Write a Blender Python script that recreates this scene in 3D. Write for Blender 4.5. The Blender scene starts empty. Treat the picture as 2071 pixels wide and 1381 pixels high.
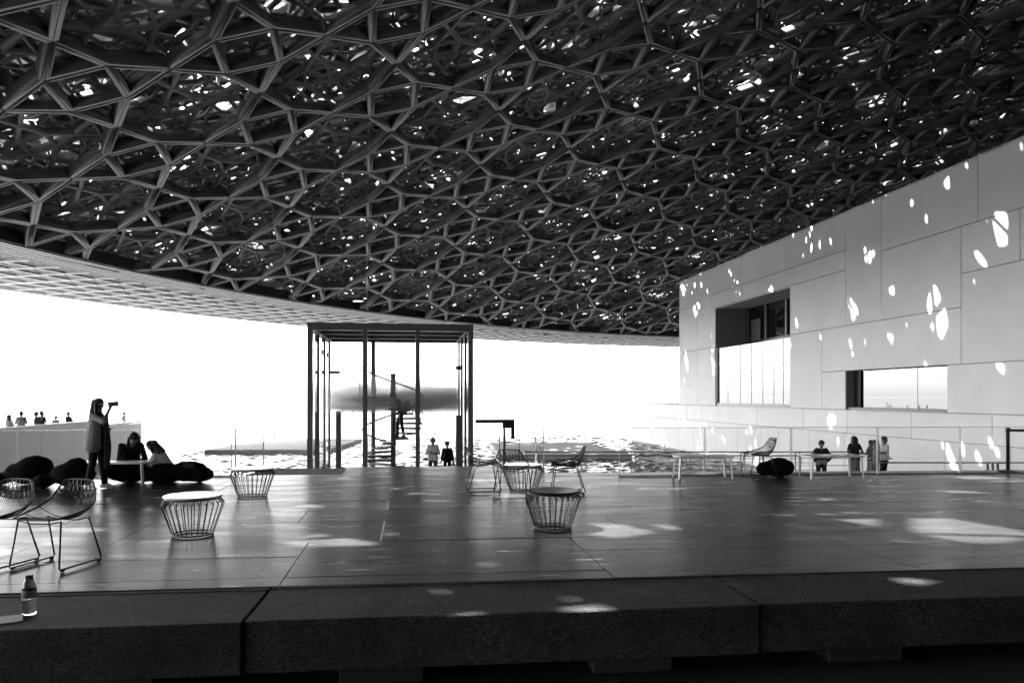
import bpy, bmesh, math, random
import numpy as np
from mathutils import Vector, Matrix

random.seed(7)
SC = bpy.context.scene
COL = SC.collection
PI = math.pi
R = math.radians

# ------------------------------------------------------------------ camera
EYE = 1.55                       # lens height above the platform (z = 0)
YAW = R(7.80)
cd = bpy.data.cameras.new('camera')
cd.sensor_width = 36.0
cd.lens = 1500.0 / 2071.0 * 36.0
cd.shift_y = 0.0534
cd.clip_start = 0.05
cd.clip_end = 20000
cam = bpy.data.objects.new('camera', cd)
cam.location = (0, 0, EYE)
cam.rotation_euler = (R(90), 0, -YAW)
COL.objects.link(cam)
SC.camera = cam

# ------------------------------------------------------------------ sky, sun, exposure (black and white picture)
TOSUN = Vector((-0.536, 0.271, 0.886)).normalized()
world = bpy.data.worlds.new('World')
SC.world = world
world.use_nodes = True
wn = world.node_tree.nodes
wl = world.node_tree.links
wn.clear()
sky = wn.new('ShaderNodeTexSky')
sky.sky_type = 'NISHITA'
sky.sun_disc = False
sky.sun_elevation = math.asin(TOSUN.z)
sky.sun_rotation = math.atan2(TOSUN.x, TOSUN.y) % (2 * PI)
sky.dust_density = 1.0
bw = wn.new('ShaderNodeRGBToBW')
bg = wn.new('ShaderNodeBackground')
bg.inputs['Strength'].default_value = 0.15
wo = wn.new('ShaderNodeOutputWorld')
wl.new(sky.outputs[0], bw.inputs[0])
wl.new(bw.outputs[0], bg.inputs[0])
wl.new(bg.outputs[0], wo.inputs[0])

sd = bpy.data.lights.new('sun', 'SUN')
sd.energy = 4.5
sd.angle = R(0.45)
sun = bpy.data.objects.new('sun', sd)
sun.rotation_euler = TOSUN.to_track_quat('Z', 'Y').to_euler()
sun.location = (0, 0, 60)
COL.objects.link(sun)

SC.view_settings.view_transform = 'Standard'
SC.view_settings.look = 'None'
SC.view_settings.gamma = 1.0
SC.view_settings.use_curve_mapping = False
SC.view_settings.exposure = 3.4
SC.render.engine = 'CYCLES'
cy = SC.cycles
cy.use_denoising = True
cy.max_bounces = 7
cy.diffuse_bounces = 4
cy.glossy_bounces = 3
cy.transmission_bounces = 6
cy.transparent_max_bounces = 24
cy.volume_bounces = 1
cy.caustics_reflective = False
cy.caustics_refractive = False
cy.sample_clamp_indirect = 6.0

# ------------------------------------------------------------------ materials
MATS = {}

def mat(name, base=0.5, rough=0.6, spec=0.5, metal=0.0, vary=0.0, vscale=3.0, bump=0.0, bscale=40.0,
        stretch=(1, 1, 1), rand=0.0, bdist=0.02, detail=5.0, rvary=0.0, blotch=0.0, blscale=0.8, ridges=0.0):
    """grey procedural material: noise in colour, bump and gloss, optional difference from piece to piece"""
    if name in MATS:
        return MATS[name]
    m = bpy.data.materials.new(name)
    m.use_nodes = True
    nt = m.node_tree
    b = nt.nodes['Principled BSDF']
    b.inputs['Base Color'].default_value = (base, base, base, 1)
    b.inputs['Roughness'].default_value = rough
    b.inputs['Specular IOR Level'].default_value = spec
    b.inputs['Metallic'].default_value = metal
    if vary or bump or rvary or blotch:
        tc = nt.nodes.new('ShaderNodeTexCoord')
        mp = nt.nodes.new('ShaderNodeMapping')
        mp.inputs['Scale'].default_value = stretch
        geo = nt.nodes.new('ShaderNodeNewGeometry')
        nt.links.new(geo.outputs['Position'], mp.inputs[0])
    col = None
    if vary:
        n = nt.nodes.new('ShaderNodeTexNoise')
        n.inputs['Scale'].default_value = vscale
        n.inputs['Detail'].default_value = detail
        n.inputs['Roughness'].default_value = 0.65
        nt.links.new(mp.outputs[0], n.inputs['Vector'])
        mr = nt.nodes.new('ShaderNodeMapRange')
        mr.inputs['From Min'].default_value = 0.3
        mr.inputs['From Max'].default_value = 0.7
        mr.inputs['To Min'].default_value = max(0.0, base * (1 - vary))
        mr.inputs['To Max'].default_value = base * (1 + vary)
        nt.links.new(n.outputs[0], mr.inputs[0])
        col = mr.outputs[0]
    if blotch:
        nb = nt.nodes.new('ShaderNodeTexNoise')
        nb.inputs['Scale'].default_value = blscale
        nb.inputs['Detail'].default_value = 7
        nb.inputs['Roughness'].default_value = 0.7
        nb.inputs['Distortion'].default_value = 0.4
        nt.links.new(geo.outputs['Position'], nb.inputs['Vector'])
        mb = nt.nodes.new('ShaderNodeMapRange')
        mb.inputs['From Min'].default_value = 0.35
        mb.inputs['From Max'].default_value = 0.65
        mb.inputs['To Min'].default_value = 1 - blotch
        mb.inputs['To Max'].default_value = 1 + blotch
        nt.links.new(nb.outputs[0], mb.inputs[0])
        q = nt.nodes.new('ShaderNodeMath')
        q.operation = 'MULTIPLY'
        if col is None:
            q.inputs[0].default_value = base
        else:
            nt.links.new(col, q.inputs[0])
        nt.links.new(mb.outputs[0], q.inputs[1])
        col = q.outputs[0]
    if rand:
        oi = nt.nodes.new('ShaderNodeObjectInfo')
        mr2 = nt.nodes.new('ShaderNodeMapRange')
        mr2.inputs['To Min'].default_value = 1 - rand
        mr2.inputs['To Max'].default_value = 1 + rand
        nt.links.new(oi.outputs['Random'], mr2.inputs[0])
        mu = nt.nodes.new('ShaderNodeMath')
        mu.operation = 'MULTIPLY'
        if col is None:
            mu.inputs[0].default_value = base
        else:
            nt.links.new(col, mu.inputs[0])
        nt.links.new(mr2.outputs[0], mu.inputs[1])
        col = mu.outputs[0]
    if col is not None:
        nt.links.new(col, b.inputs['Base Color'])
    if rvary:
        n3 = nt.nodes.new('ShaderNodeTexNoise')
        n3.inputs['Scale'].default_value = vscale * 1.7
        n3.inputs['Detail'].default_value = 4
        nt.links.new(mp.outputs[0], n3.inputs['Vector'])
        mr3 = nt.nodes.new('ShaderNodeMapRange')
        mr3.inputs['From Min'].default_value = 0.3
        mr3.inputs['From Max'].default_value = 0.7
        mr3.inputs['To Min'].default_value = rough - rvary
        mr3.inputs['To Max'].default_value = rough + rvary
        nt.links.new(n3.outputs[0], mr3.inputs[0])
        nt.links.new(mr3.outputs[0], b.inputs['Roughness'])
    if bump:
        n2 = nt.nodes.new('ShaderNodeTexNoise')
        n2.inputs['Scale'].default_value = bscale
        n2.inputs['Detail'].default_value = 6
        n2.inputs['Roughness'].default_value = 0.6
        nt.links.new(mp.outputs[0], n2.inputs['Vector'])
        bp = nt.nodes.new('ShaderNodeBump')
        bp.inputs['Strength'].default_value = bump
        bp.inputs['Distance'].default_value = bdist
        nt.links.new(n2.outputs[0], bp.inputs['Height'])
        if ridges:                                   # short wrinkles pushed up in the sheet
            m4 = nt.nodes.new('ShaderNodeMapping')
            m4.inputs['Scale'].default_value = (0.9, 6.5, 1)
            n4 = nt.nodes.new('ShaderNodeTexNoise')
            n4.inputs['Scale'].default_value = 1.6
            n4.inputs['Detail'].default_value = 2
            r4 = nt.nodes.new('ShaderNodeMapRange')
            r4.interpolation_type = 'SMOOTHSTEP'
            r4.inputs['From Min'].default_value = 0.66
            r4.inputs['From Max'].default_value = 0.76
            b4 = nt.nodes.new('ShaderNodeBump')
            b4.inputs['Strength'].default_value = ridges
            b4.inputs['Distance'].default_value = 0.012
            nt.links.new(geo.outputs['Position'], m4.inputs[0])
            nt.links.new(m4.outputs[0], n4.inputs['Vector'])
            nt.links.new(n4.outputs[0], r4.inputs[0])
            nt.links.new(r4.outputs[0], b4.inputs['Height'])
            nt.links.new(b4.outputs[0], bp.inputs['Normal'])
        nt.links.new(bp.outputs[0], b.inputs['Normal'])
    MATS[name] = m
    return m


def glass_mat(name, ior=1.5, tint=0.95, extra=0.0):
    """thin clear pane: see-through with the reflection of glass"""
    if name in MATS:
        return MATS[name]
    m = bpy.data.materials.new(name)
    m.use_nodes = True
    nt = m.node_tree
    nt.nodes.clear()
    out = nt.nodes.new('ShaderNodeOutputMaterial')
    tr = nt.nodes.new('ShaderNodeBsdfTransparent')
    tr.inputs[0].default_value = (tint, tint, tint, 1)
    gl = nt.nodes.new('ShaderNodeBsdfGlossy')
    gl.inputs['Roughness'].default_value = 0.01
    f0 = ((ior - 1) / (ior + 1)) ** 2 + extra
    geo = nt.nodes.new('ShaderNodeNewGeometry')
    dot = nt.nodes.new('ShaderNodeVectorMath')
    dot.operation = 'DOT_PRODUCT'
    nt.links.new(geo.outputs['Incoming'], dot.inputs[0])
    nt.links.new(geo.outputs['Normal'], dot.inputs[1])
    def mth(op, a_, b_=None):
        q = nt.nodes.new('ShaderNodeMath')
        q.operation = op
        for i_, v_ in enumerate((a_, b_)):
            if v_ is None:
                continue
            if isinstance(v_, (int, float)):
                q.inputs[i_].default_value = v_
            else:
                nt.links.new(v_, q.inputs[i_])
        return q.outputs[0]
    one_m = mth('SUBTRACT', 1.0, mth('ABSOLUTE', dot.outputs['Value']))
    fr = mth('ADD', f0, mth('MULTIPLY', 1.0 - f0, mth('POWER', one_m, 5.0)))
    fr = mth('MULTIPLY', fr, mth('SUBTRACT', 1.0, geo.outputs['Backfacing']))   # only the outer face mirrors
    mx = nt.nodes.new('ShaderNodeMixShader')
    nt.links.new(fr, mx.inputs[0])
    nt.links.new(tr.outputs[0], mx.inputs[1])
    nt.links.new(gl.outputs[0], mx.inputs[2])
    nt.links.new(mx.outputs[0], out.inputs[0])
    MATS[name] = m
    return m


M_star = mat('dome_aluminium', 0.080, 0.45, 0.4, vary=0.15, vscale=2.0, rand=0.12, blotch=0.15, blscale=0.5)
M_second = mat('dome_second_layer', 0.19, 0.5, 0.4)  # same dome metal coloured lighter to make up for the shade up there
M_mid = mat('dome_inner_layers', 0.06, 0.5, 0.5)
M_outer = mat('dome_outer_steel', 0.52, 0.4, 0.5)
M_soffit = mat('soffit_metal', 0.62, 0.5, 0.5, rand=0.06)  # light grey includes the light thrown up by the water
M_slat = mat('soffit_slats', 0.30, 0.6, 0.3)
M_wall = mat('white_cladding', 0.78, 0.65, 0.35, vary=0.03, vscale=0.6, rand=0.03, bump=0.05, bscale=60, bdist=0.004, blotch=0.035, blscale=0.35)
M_core = mat('wall_joint_grey', 0.22, 0.8, 0.2, vary=0.08, vscale=1.0)
M_floor = mat('platform_vinyl', 0.036, 0.30, 0.27, vary=0.16, vscale=1.1, stretch=(0.5, 1.8, 1), rand=0.10, bump=0.16, bscale=2.4, bdist=0.010, rvary=0.05, blotch=0.25, blscale=0.9, ridges=0.7)
M_stone = mat('flamed_granite', 0.034, 0.75, 0.16, vary=0.95, vscale=60, stretch=(0.6, 1, 1.3), bump=0.9, bscale=85, bdist=0.010, rand=0.08, blotch=0.35, blscale=1.6)
M_paver = mat('dark_paving', 0.03, 0.5, 0.4, vary=0.3, vscale=20, bump=0.4, bscale=60, bdist=0.004, rand=0.1)
M_black = mat('black_powder_coat', 0.012, 0.35, 0.5)
M_steel = mat('dark_steel_frame', 0.075, 0.4, 0.5, vary=0.12, vscale=3)
M_rail = mat('grey_rail_steel', 0.10, 0.35, 0.5)
M_white = mat('white_laminate', 0.78, 0.35, 0.5)
M_topw = mat('white_tabletop', 0.8, 0.18, 0.6, vary=0.04, vscale=8)
M_topb = mat('black_tabletop', 0.012, 0.5, 0.12)
M_bag = mat('black_beanbag_fabric', 0.006, 0.9, 0.06, vary=0.3, vscale=30, bump=0.3, bscale=25, bdist=0.01)
M_conc = mat('pontoon_concrete', 0.42, 0.8, 0.3, vary=0.12, vscale=1.2, bump=0.1, bscale=10)
M_prom = mat('promenade_stone', 0.32, 0.7, 0.3, vary=0.1, vscale=2)
M_glass = glass_mat('clear_glass', 1.45, 0.97)
M_cageglass = glass_mat('cage_glass', 1.2, 0.99)
M_edge = mat('bright_glass_edge', 0.75, 0.2, 0.7)
M_mirror = glass_mat('window_glass', 1.6, 0.6, 0.07)
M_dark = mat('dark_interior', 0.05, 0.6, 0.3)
M_skin = mat('skin', 0.16, 0.55, 0.4)
M_hair = mat('dark_hair', 0.012, 0.5, 0.4, vary=0.4, vscale=60)
M_hairg = mat('grey_hair', 0.12, 0.6, 0.4)
M_cblack = mat('black_cloth', 0.012, 0.85, 0.2, vary=0.3, vscale=20)
M_cdark = mat('dark_cloth', 0.05, 0.85, 0.2, vary=0.3, vscale=20)
M_cgrey = mat('grey_cloth', 0.20, 0.85, 0.2, vary=0.2, vscale=20)
M_cwhite = mat('white_cloth', 0.62, 0.85, 0.2, vary=0.08, vscale=14, bump=0.3, bscale=14, bdist=0.02)
M_shoe = mat('white_shoe', 0.65, 0.6, 0.3)
M_buoy = mat('pale_pole_veil', 0.55, 0.6, 0.3)  # pale tone puts the veil of glare over the sea into the poles

# ------------------------------------------------------------------ helpers
def link(o, parent=None):
    COL.objects.link(o)
    if parent is not None:
        o.parent = parent
    return o


def tag(o, label=None, cat=None, group=None, kind=None):
    if label:
        o['label'] = label
    if cat:
        o['category'] = cat
    if group:
        o['group'] = group
    if kind:
        o['kind'] = kind
    return o


def empty(name, loc=(0, 0, 0), rz=0.0, label=None, cat=None, group=None):
    o = bpy.data.objects.new(name, None)
    o.location = loc
    o.rotation_euler = (0, 0, rz)
    o.empty_display_size = 0.2
    link(o)
    return tag(o, label, cat, group)


def finish(name, bm, m, parent=None, smooth=False):
    me = bpy.data.meshes.new(name)
    bm.to_mesh(me)
    bm.free()
    if smooth:
        for p in me.polygons:
            p.use_smooth = True
    me.materials.append(m)
    o = bpy.data.objects.new(name, me)
    return link(o, parent)


def box(bm, x0, x1, y0, y1, z0, z1):
    vs = [bm.verts.new(p) for p in ((x0, y0, z0), (x1, y0, z0), (x1, y1, z0), (x0, y1, z0),
                                    (x0, y0, z1), (x1, y0, z1), (x1, y1, z1), (x0, y1, z1))]
    for f in ((3, 2, 1, 0), (4, 5, 6, 7), (0, 1, 5, 4), (1, 2, 6, 5), (2, 3, 7, 6), (3, 0, 4, 7)):
        bm.faces.new([vs[i] for i in f])
    return vs


def boxo(name, x0, x1, y0, y1, z0, z1, m, parent=None, bevel=0.0):
    bm = bmesh.new()
    box(bm, x0, x1, y0, y1, z0, z1)
    if bevel:
        bmesh.ops.bevel(bm, geom=list(bm.edges), offset=bevel, segments=1, affect='EDGES')
    return finish(name, bm, m, parent)


def prism(bm, poly, z0, z1):
    lo = [bm.verts.new((x, y, z0)) for x, y in poly]
    hi = [bm.verts.new((x, y, z1)) for x, y in poly]
    n = len(poly)
    bm.faces.new(list(reversed(lo)))
    bm.faces.new(hi)
    for i in range(n):
        bm.faces.new((lo[i], lo[(i + 1) % n], hi[(i + 1) % n], hi[i]))


def tube(bm, pts, r, sides=6, closed=False):
    pts = [Vector(p) for p in pts]
    n = len(pts)
    rings = []
    up = Vector((0, 0, 1))
    for i, p in enumerate(pts):
        if closed:
            t = pts[(i + 1) % n] - pts[i - 1]
        else:
            t = pts[min(i + 1, n - 1)] - pts[max(i - 1, 0)]
        t.normalize()
        a = t.cross(up)
        if a.length < 1e-3:
            a = t.cross(Vector((1, 0, 0)))
        a.normalize()
        b = t.cross(a)
        rr = r[i] if isinstance(r, (list, tuple)) else r
        rings.append([bm.verts.new(p + (a * math.cos(2 * PI * k / sides) + b * math.sin(2 * PI * k / sides)) * rr) for k in range(sides)])
    m = n if closed else n - 1
    for i in range(m):
        A, B = rings[i], rings[(i + 1) % n]
        for k in range(sides):
            bm.faces.new((A[k], A[(k + 1) % sides], B[(k + 1) % sides], B[k]))
    if not closed:
        bm.faces.new(list(reversed(rings[0])))
        bm.faces.new(rings[-1])


def bar(bm, p, q, w, h):
    """rectangular bar from p to q, w across, h tall"""
    p, q = Vector(p), Vector(q)
    t = (q - p).normalized()
    a = t.cross(Vector((0, 0, 1)))
    if a.length < 1e-3:
        a = Vector((1, 0, 0))
    a.normalize()
    b = a.cross(t).normalized()
    vs = []
    for c in (p, q):
        for sa, sb in ((-1, -1), (1, -1), (1, 1), (-1, 1)):
            vs.append(bm.verts.new(c + a * (sa * w / 2) + b * (sb * h / 2)))
    for f in ((3, 2, 1, 0), (4, 5, 6, 7), (0, 1, 5, 4), (1, 2, 6, 5), (2, 3, 7, 6), (3, 0, 4, 7)):
        bm.faces.new([vs[i] for i in f])


def lathe(bm, prof, seg=24, cap=True):
    rings = []
    for r, z in prof:
        rings.append([bm.verts.new((r * math.cos(2 * PI * k / seg), r * math.sin(2 * PI * k / seg), z)) for k in range(seg)])
    for A, B in zip(rings, rings[1:]):
        for k in range(seg):
            bm.faces.new((A[k], A[(k + 1) % seg], B[(k + 1) % seg], B[k]))
    if cap:
        bm.faces.new(list(reversed(rings[0])))
        bm.faces.new(rings[-1])


def mesh_np(name, V, Q, m):
    """fast mesh from vertices (n,3) and quads (k,4)"""
    me = bpy.data.meshes.new(name)
    n, k = len(V), len(Q)
    me.vertices.add(n)
    me.vertices.foreach_set('co', np.ascontiguousarray(V, dtype=np.float32).ravel())
    me.loops.add(k * 4)
    me.loops.foreach_set('vertex_index', np.ascontiguousarray(Q, dtype=np.int32).ravel())
    me.polygons.add(k)
    me.polygons.foreach_set('loop_start', np.arange(0, k * 4, 4, dtype=np.int32))
    me.update(calc_edges=True)
    me.materials.append(m)
    return me


def copy_tree(o, parent=None):
    c = o.copy()
    link(c)
    c.parent = parent
    for ch in list(o.children):
        copy_tree(ch, c)
    return c

# ------------------------------------------------------------------ sea, ground
ZW = -2.85
def water_mat():
    m = bpy.data.materials.new('sea_water')
    m.use_nodes = True
    nt = m.node_tree
    b = nt.nodes['Principled BSDF']
    b.inputs['Base Color'].default_value = (0.08, 0.08, 0.08, 1)
    b.inputs['Roughness'].default_value = 0.06
    b.inputs['IOR'].default_value = 1.33
    geo = nt.nodes.new('ShaderNodeNewGeometry')
    prev = None
    for sc_, dist, st in ((0.42, 0.25, (0.75, 1.3, 1)), (4.0, 0.05, (0.8, 1.3, 1))):
        mp = nt.nodes.new('ShaderNodeMapping')
        mp.inputs['Scale'].default_value = st
        n = nt.nodes.new('ShaderNodeTexNoise')
        n.inputs['Scale'].default_value = sc_
        n.inputs['Detail'].default_value = 4
        n.inputs['Distortion'].default_value = 0.6
        bp = nt.nodes.new('ShaderNodeBump')
        bp.inputs['Strength'].default_value = 1.0
        bp.inputs['Distance'].default_value = dist
        nt.links.new(geo.outputs['Position'], mp.inputs[0])
        nt.links.new(mp.outputs[0], n.inputs['Vector'])
        nt.links.new(n.outputs[0], bp.inputs['Height'])
        if prev:
            nt.links.new(prev.outputs[0], bp.inputs['Normal'])
        prev = bp
    nt.links.new(prev.outputs[0], b.inputs['Normal'])
    return m

bm = bmesh.new()
bmesh.ops.create_grid(bm, x_segments=8, y_segments=8, size=9000)
M_water = water_mat()
sea = finish('sea', bm, M_water)
sea.location = (0, 0, ZW - 0.22)
tag(sea, kind='structure')
# real waves where the water lies near the square
wr = np.random.default_rng(5)
wx_, wy_ = np.meshgrid(np.arange(-21.5, 22.0, 0.13), np.arange(24, 80, 0.15))
wz_ = np.zeros_like(wx_)
for _ in range(46):
    lam = math.exp(wr.uniform(math.log(0.5), math.log(1.9)))
    th = R(65) + wr.normal(0, 0.75)
    amp = 0.0062 * lam
    ph = wr.uniform(0, 2 * PI)
    wz_ += amp * np.sin((wx_ * math.cos(th) + wy_ * math.sin(th)) * 2 * PI / lam + ph)
wz_ += 0.35 * wz_ * np.abs(wz_) / (np.abs(wz_).max() + 1e-6)
nr_, nc_ = wx_.shape
idx = np.arange(nr_ * nc_).reshape(nr_, nc_)
Qw = np.stack([idx[:-1, :-1], idx[:-1, 1:], idx[1:, 1:], idx[1:, :-1]], -1).reshape(-1, 4)
me = mesh_np('waves', np.stack([wx_, wy_, wz_ + 0.22], -1).reshape(-1, 3), Qw, M_water)
me.polygons.foreach_set('use_smooth', np.ones(len(me.polygons), dtype=bool))
link(bpy.data.objects.new('waves', me), sea)

# ------------------------------------------------------------------ platform
SH = -0.035          # the platform's cross lines run very slightly askew
bm = bmesh.new()
prism(bm, [(-13, 6.22 - 13 * SH), (18, 6.22 + 18 * SH), (18, 13.8), (2.78, 14.95), (2.80, 16.28), (-3.10, 16.80), (-3.35, 15.02), (-13, 15.30)], -1.9, -0.030)
plat = finish('platform', bm, M_core)
tag(plat, kind='structure')

def clipx(poly, x, keep_less):
    out = []
    for (ax, ay), (bx_, by) in zip(poly, poly[1:] + poly[:1]):
        ia = (ax <= x) if keep_less else (ax >= x)
        ib = (bx_ <= x) if keep_less else (bx_ >= x)
        if ia:
            out.append((ax, ay))
        if ia != ib:
            t = (x - ax) / (bx_ - ax)
            out.append((x, ay + (by - ay) * t))
    return out

ROWY = [6.225, 6.52, 7.36, 8.08, 9.36, 10.27, 11.25, 12.28, 13.25, 14.30, 15.0, 16.9]
def far_edge(x):
    if -3.30 < x < 2.75:
        return 16.55 - 0.085 * x
    return 15.0 - 0.075 * max(x, 0.0) - 0.03 * min(x, 0)
xcuts = [-12.9, -9.45, -6.65, -3.87, -1.07, 1.73, 4.53, 7.33, 10.1, 12.9, 15.7, 17.9]
rng = random.Random(3)
for ri in range(len(ROWY) - 1):
    y0, y1 = ROWY[ri], ROWY[ri + 1]
    off = 0.0 if ri < 3 else (0.75 if ri % 2 else -0.3)
    xs = [xcuts[0]] + [x + off for x in xcuts[1:-1]] + [xcuts[-1]]
    if y1 > 14.2:
        xs = sorted(xs + [-3.34, 2.76])
    for a, b in zip(xs, xs[1:]):
        if b - a < 0.05:
            continue
        mid = 0.5 * (a + b)
        g = 0.003
        lim0, lim1 = far_edge(a + 0.02) - 0.01, far_edge(b - 0.02) - 0.01
        p = [(a + g, y0 + a * SH + g), (b - g, y0 + b * SH + g), (b - g, min(y1 + b * SH - g, lim1)), (a + g, min(y1 + a * SH - g, lim0))]
        if p[2][1] - p[1][1] < 0.05 or p[3][1] - p[0][1] < 0.05:
            continue
        bm = bmesh.new()
        prism(bm, p, -0.030 + 0.0005, 0.0 - rng.random() * 0.003)
        bmesh.ops.bevel(bm, geom=[e for e in bm.edges if all(v.co.z > -0.01 for v in e.verts)], offset=0.003, segments=1, affect='EDGES')
        finish('floor_sheet', bm, M_floor, plat)

# stone bench blocks along the near edge, on low supports
STX = [(-8.63, -4.91), (-4.88, -1.156), (-1.142, 2.582), (2.594, 6.32), (6.345, 10.05)]
STL = ['long dark granite bench block beyond the left edge of the frame',
       'dark granite bench block at lower left carrying the water bottle',
       'long dark granite bench block in the middle, between the two joints',
       'dark granite bench block at lower right',
       'dark granite bench block at the far right end of the bench']
for i, ((a, b), lab) in enumerate(zip(STX, STL)):
    root = empty('stone_bench', ((a + b) / 2, 5.30 + (a + b) / 2 * SH * 0.6, -0.52), math.atan(SH * 0.8), lab, 'bench', 'granite bench blocks')
    L = (b - a) / 2
    o = boxo('block', -L, L, 0, 0.86, 0.145, 0.512, M_stone, root, bevel=0.010)
    o2 = boxo('back_strip', -L, L, 0.868, 0.925, 0.145, 0.516, M_stone, root, bevel=0.004)
    for sx in (-L + 0.93, L - 0.93) if i in (1, 2, 3) else ():
        boxo('support', sx - 0.30, sx + 0.30, 0.13, 0.80, 0.0, 0.144, M_paver, root, bevel=0.004)

bm = bmesh.new()
prism(bm, [(-14, -14), (21.8, -14), (21.8, 5.3), (18, 6.19), (-14, 6.7)], -1.2, -0.535)
plaza = tag(finish('plaza_floor', bm, M_paver), kind='structure')
for i in range(-3, 6):
    for j in range(2):
        x = 0.31 + i * 1.21
        y = 3.3 + j * 1.29
        boxo('paver', x + 0.004, x + 1.206, y + 0.004, y + 1.286, -0.534, -0.520, M_paver, plaza, bevel=0.003)

# lower promenade, where the cage and the visitors stand
bm = bmesh.new()
prism(bm, [(-4.6, 16.85), (2.6, 16.35), (3.0, 15.1), (21.7, 13.6), (21.7, 25.5), (14.5, 28.6), (3.4, 30.6), (3.2, 31.6), (-4.6, 31.6)], -2.3, -1.75)
tag(finish('promenade', bm, M_prom), kind='structure')
# ground that carries the platform
bm = bmesh.new()
prism(bm, [(-13, 6.8), (18, 5.9), (18, 13.7), (2.7, 14.9), (2.7, 16.2), (-3.0, 16.7), (-3.3, 14.9), (-13, 15.2)], -4.0, -1.91)
tag(finish('quay_base', bm, M_core), kind='structure')

# ------------------------------------------------------------------ museum building on the right
XW = 22.0
bld = empty('museum_building', (XW, 30, -2), 0, 'tall white panelled museum wall with two windows at right', 'building')
OFF = Vector((XW, 30, -2))
def wbox(name, x0, x1, y0, y1, z0, z1, m, parent=bld, bevel=0.0):
    o = boxo(name, x0 - OFF.x, x1 - OFF.x, y0 - OFF.y, y1 - OFF.y, z0 - OFF.z, z1 - OFF.z, m, parent, bevel)
    return o
ZT = 10.95
bm = bmesh.new()
for (x0, x1, y0, y1, z0, z1) in ((24.42, 122, -14, 58.60, 0.86, ZT - 0.06),
                                 (22.0, 24.42, -8, 27.89, 0.86, ZT - 0.06),
                                 (22.0, 24.42, 27.89, 35.1, 2.84, ZT - 0.06),
                                 (22.9, 24.42, 27.89, 35.1, 0.86, 2.84),
                                 (22.0, 24.42, 35.1, 40.68, 0.86, ZT - 0.06),
                                 (22.0, 24.42, 40.68, 51.39, 7.97, ZT - 0.06),
                                 (22.0, 24.42, 51.39, 58.60, 0.86, ZT - 0.06)):
    box(bm, x0 - OFF.x, x1 - OFF.x, y0 - OFF.y, y1 - OFF.y, z0 - OFF.z, z1 - OFF.z)
finish('wall', bm, M_core, bld)
PAN = [(54.8, 58.67, 8.58, ZT), (54.8, 58.67, 5.13, 8.58), (52.0, 54.8, 5.13, ZT), (47.1, 52.0, 9.0, ZT), (41.16, 47.1, 9.0, ZT),
       (35.08, 41.16, 9.0, ZT), (40.2, 52.0, 7.98, 9.0), (35.08, 40.2, 7.98, 9.0), (51.39, 52.0, 5.13, 7.98), (54.65, 58.67, 0.87, 5.13),
       (51.39, 54.65, 0.87, 5.13), (35.08, 40.68, 5.13, 7.98), (37.3, 40.68, 0.87, 5.13), (32.23, 35.08, 5.13, ZT), (26.21, 32.23, 8.37, ZT),
       (19.5, 26.21, 8.37, ZT), (27.11, 32.23, 5.13, 8.37), (24.19, 27.11, 6.47, 8.37), (19.5, 24.19, 6.47, 8.37), (19.5, 27.11, 2.84, 6.47),
       (27.11, 37.3, 2.84, 5.13), (35.1, 37.3, 0.87, 2.84), (19.5, 27.89, 0.87, 2.84),
       (12, 19.5, 5.2, ZT), (12, 19.5, 0.87, 5.2), (4, 12, 6.4, ZT), (4, 12, 0.87, 6.4), (-8, 4, 5, ZT), (-8, 4, 0.87, 5)]
g = 0.017
for (a, b, c, d) in PAN:
    a2 = a if abs(a - 51.39) < 1e-6 and c < 6 else a + g
    wbox('wall_panel', XW - 0.055, XW - 0.004, a2, b - g, c + g, d - g, M_wall, bevel=0.004)
wbox('coping', XW - 0.055, XW + 0.5, -8, 58.67, ZT - 0.05, ZT + 0.0, M_wall)
wbox('roof', XW + 0.505, 122, -14, 58.6, ZT - 0.055, ZT - 0.02, M_paver)
# recess lining of the large window
wbox('recess_ceiling', XW - 0.03, 24.40, 40.70, 51.37, 7.90, 7.96, M_wall)
win = boxo('window', 0, 0.02, 40.75 - 30, 51.3 - 30, 5.02 + 2, 7.88 + 2, M_mirror, bld)
win.location.x = 24.30 - XW
for yy in (50.9, 48.2, 45.4, 43.2, 41.0):
    boxo('mullion', -0.10, 0.0, yy - 30 - 0.12, yy - 30 + 0.12, 5.0 + 2, 7.88 + 2, M_steel, win)
boxo('transom', -0.12, 0.0, 40.75 - 30, 51.3 - 30, 5.02 + 2, 5.5 + 2, M_black, win)
boxo('door_leaf', -0.08, -0.02, 49.0 - 30, 50.4 - 30, 5.5 + 2, 7.0 + 2, M_rail, win)
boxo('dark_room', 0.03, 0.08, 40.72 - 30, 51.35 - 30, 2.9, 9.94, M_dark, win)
# lower glass front, flush with the wall: separate tall panes
wf = boxo('glass_front_frame', 0.0, 0.25, 51.18 - 30, 51.37 - 30, 0.9 + 2, 5.02 + 2, M_black, bld)
boxo('sill', 0.0, 0.9, 40.70 - 30, 51.37 - 30, 0.862 + 2, 1.06 + 2, M_black, bld)
ys = [51.16, 49.55, 47.55, 45.9, 44.35, 42.9, 41.75, 40.70]
for i, (b, a) in enumerate(zip(ys, ys[1:])):
    bm = bmesh.new()
    box(bm, 0.0, 0.02, a + 0.025, b - 0.025, 1.065, 5.0)
    bmesh.ops.translate(bm, verts=bm.verts, vec=(0.10, -30, 2))
    p = finish('pane', bm, M_mirror, bld)
    boxo('pane_joint', 0.085, 0.13, b - 30 - 0.012, b - 30 + 0.012, 3.07, 7.0, M_conc, bld)
boxo('backing', 1.2, 1.25, 40.72 - 30, 51.35 - 30, 3.07, 6.9, M_dark, bld)
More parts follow.
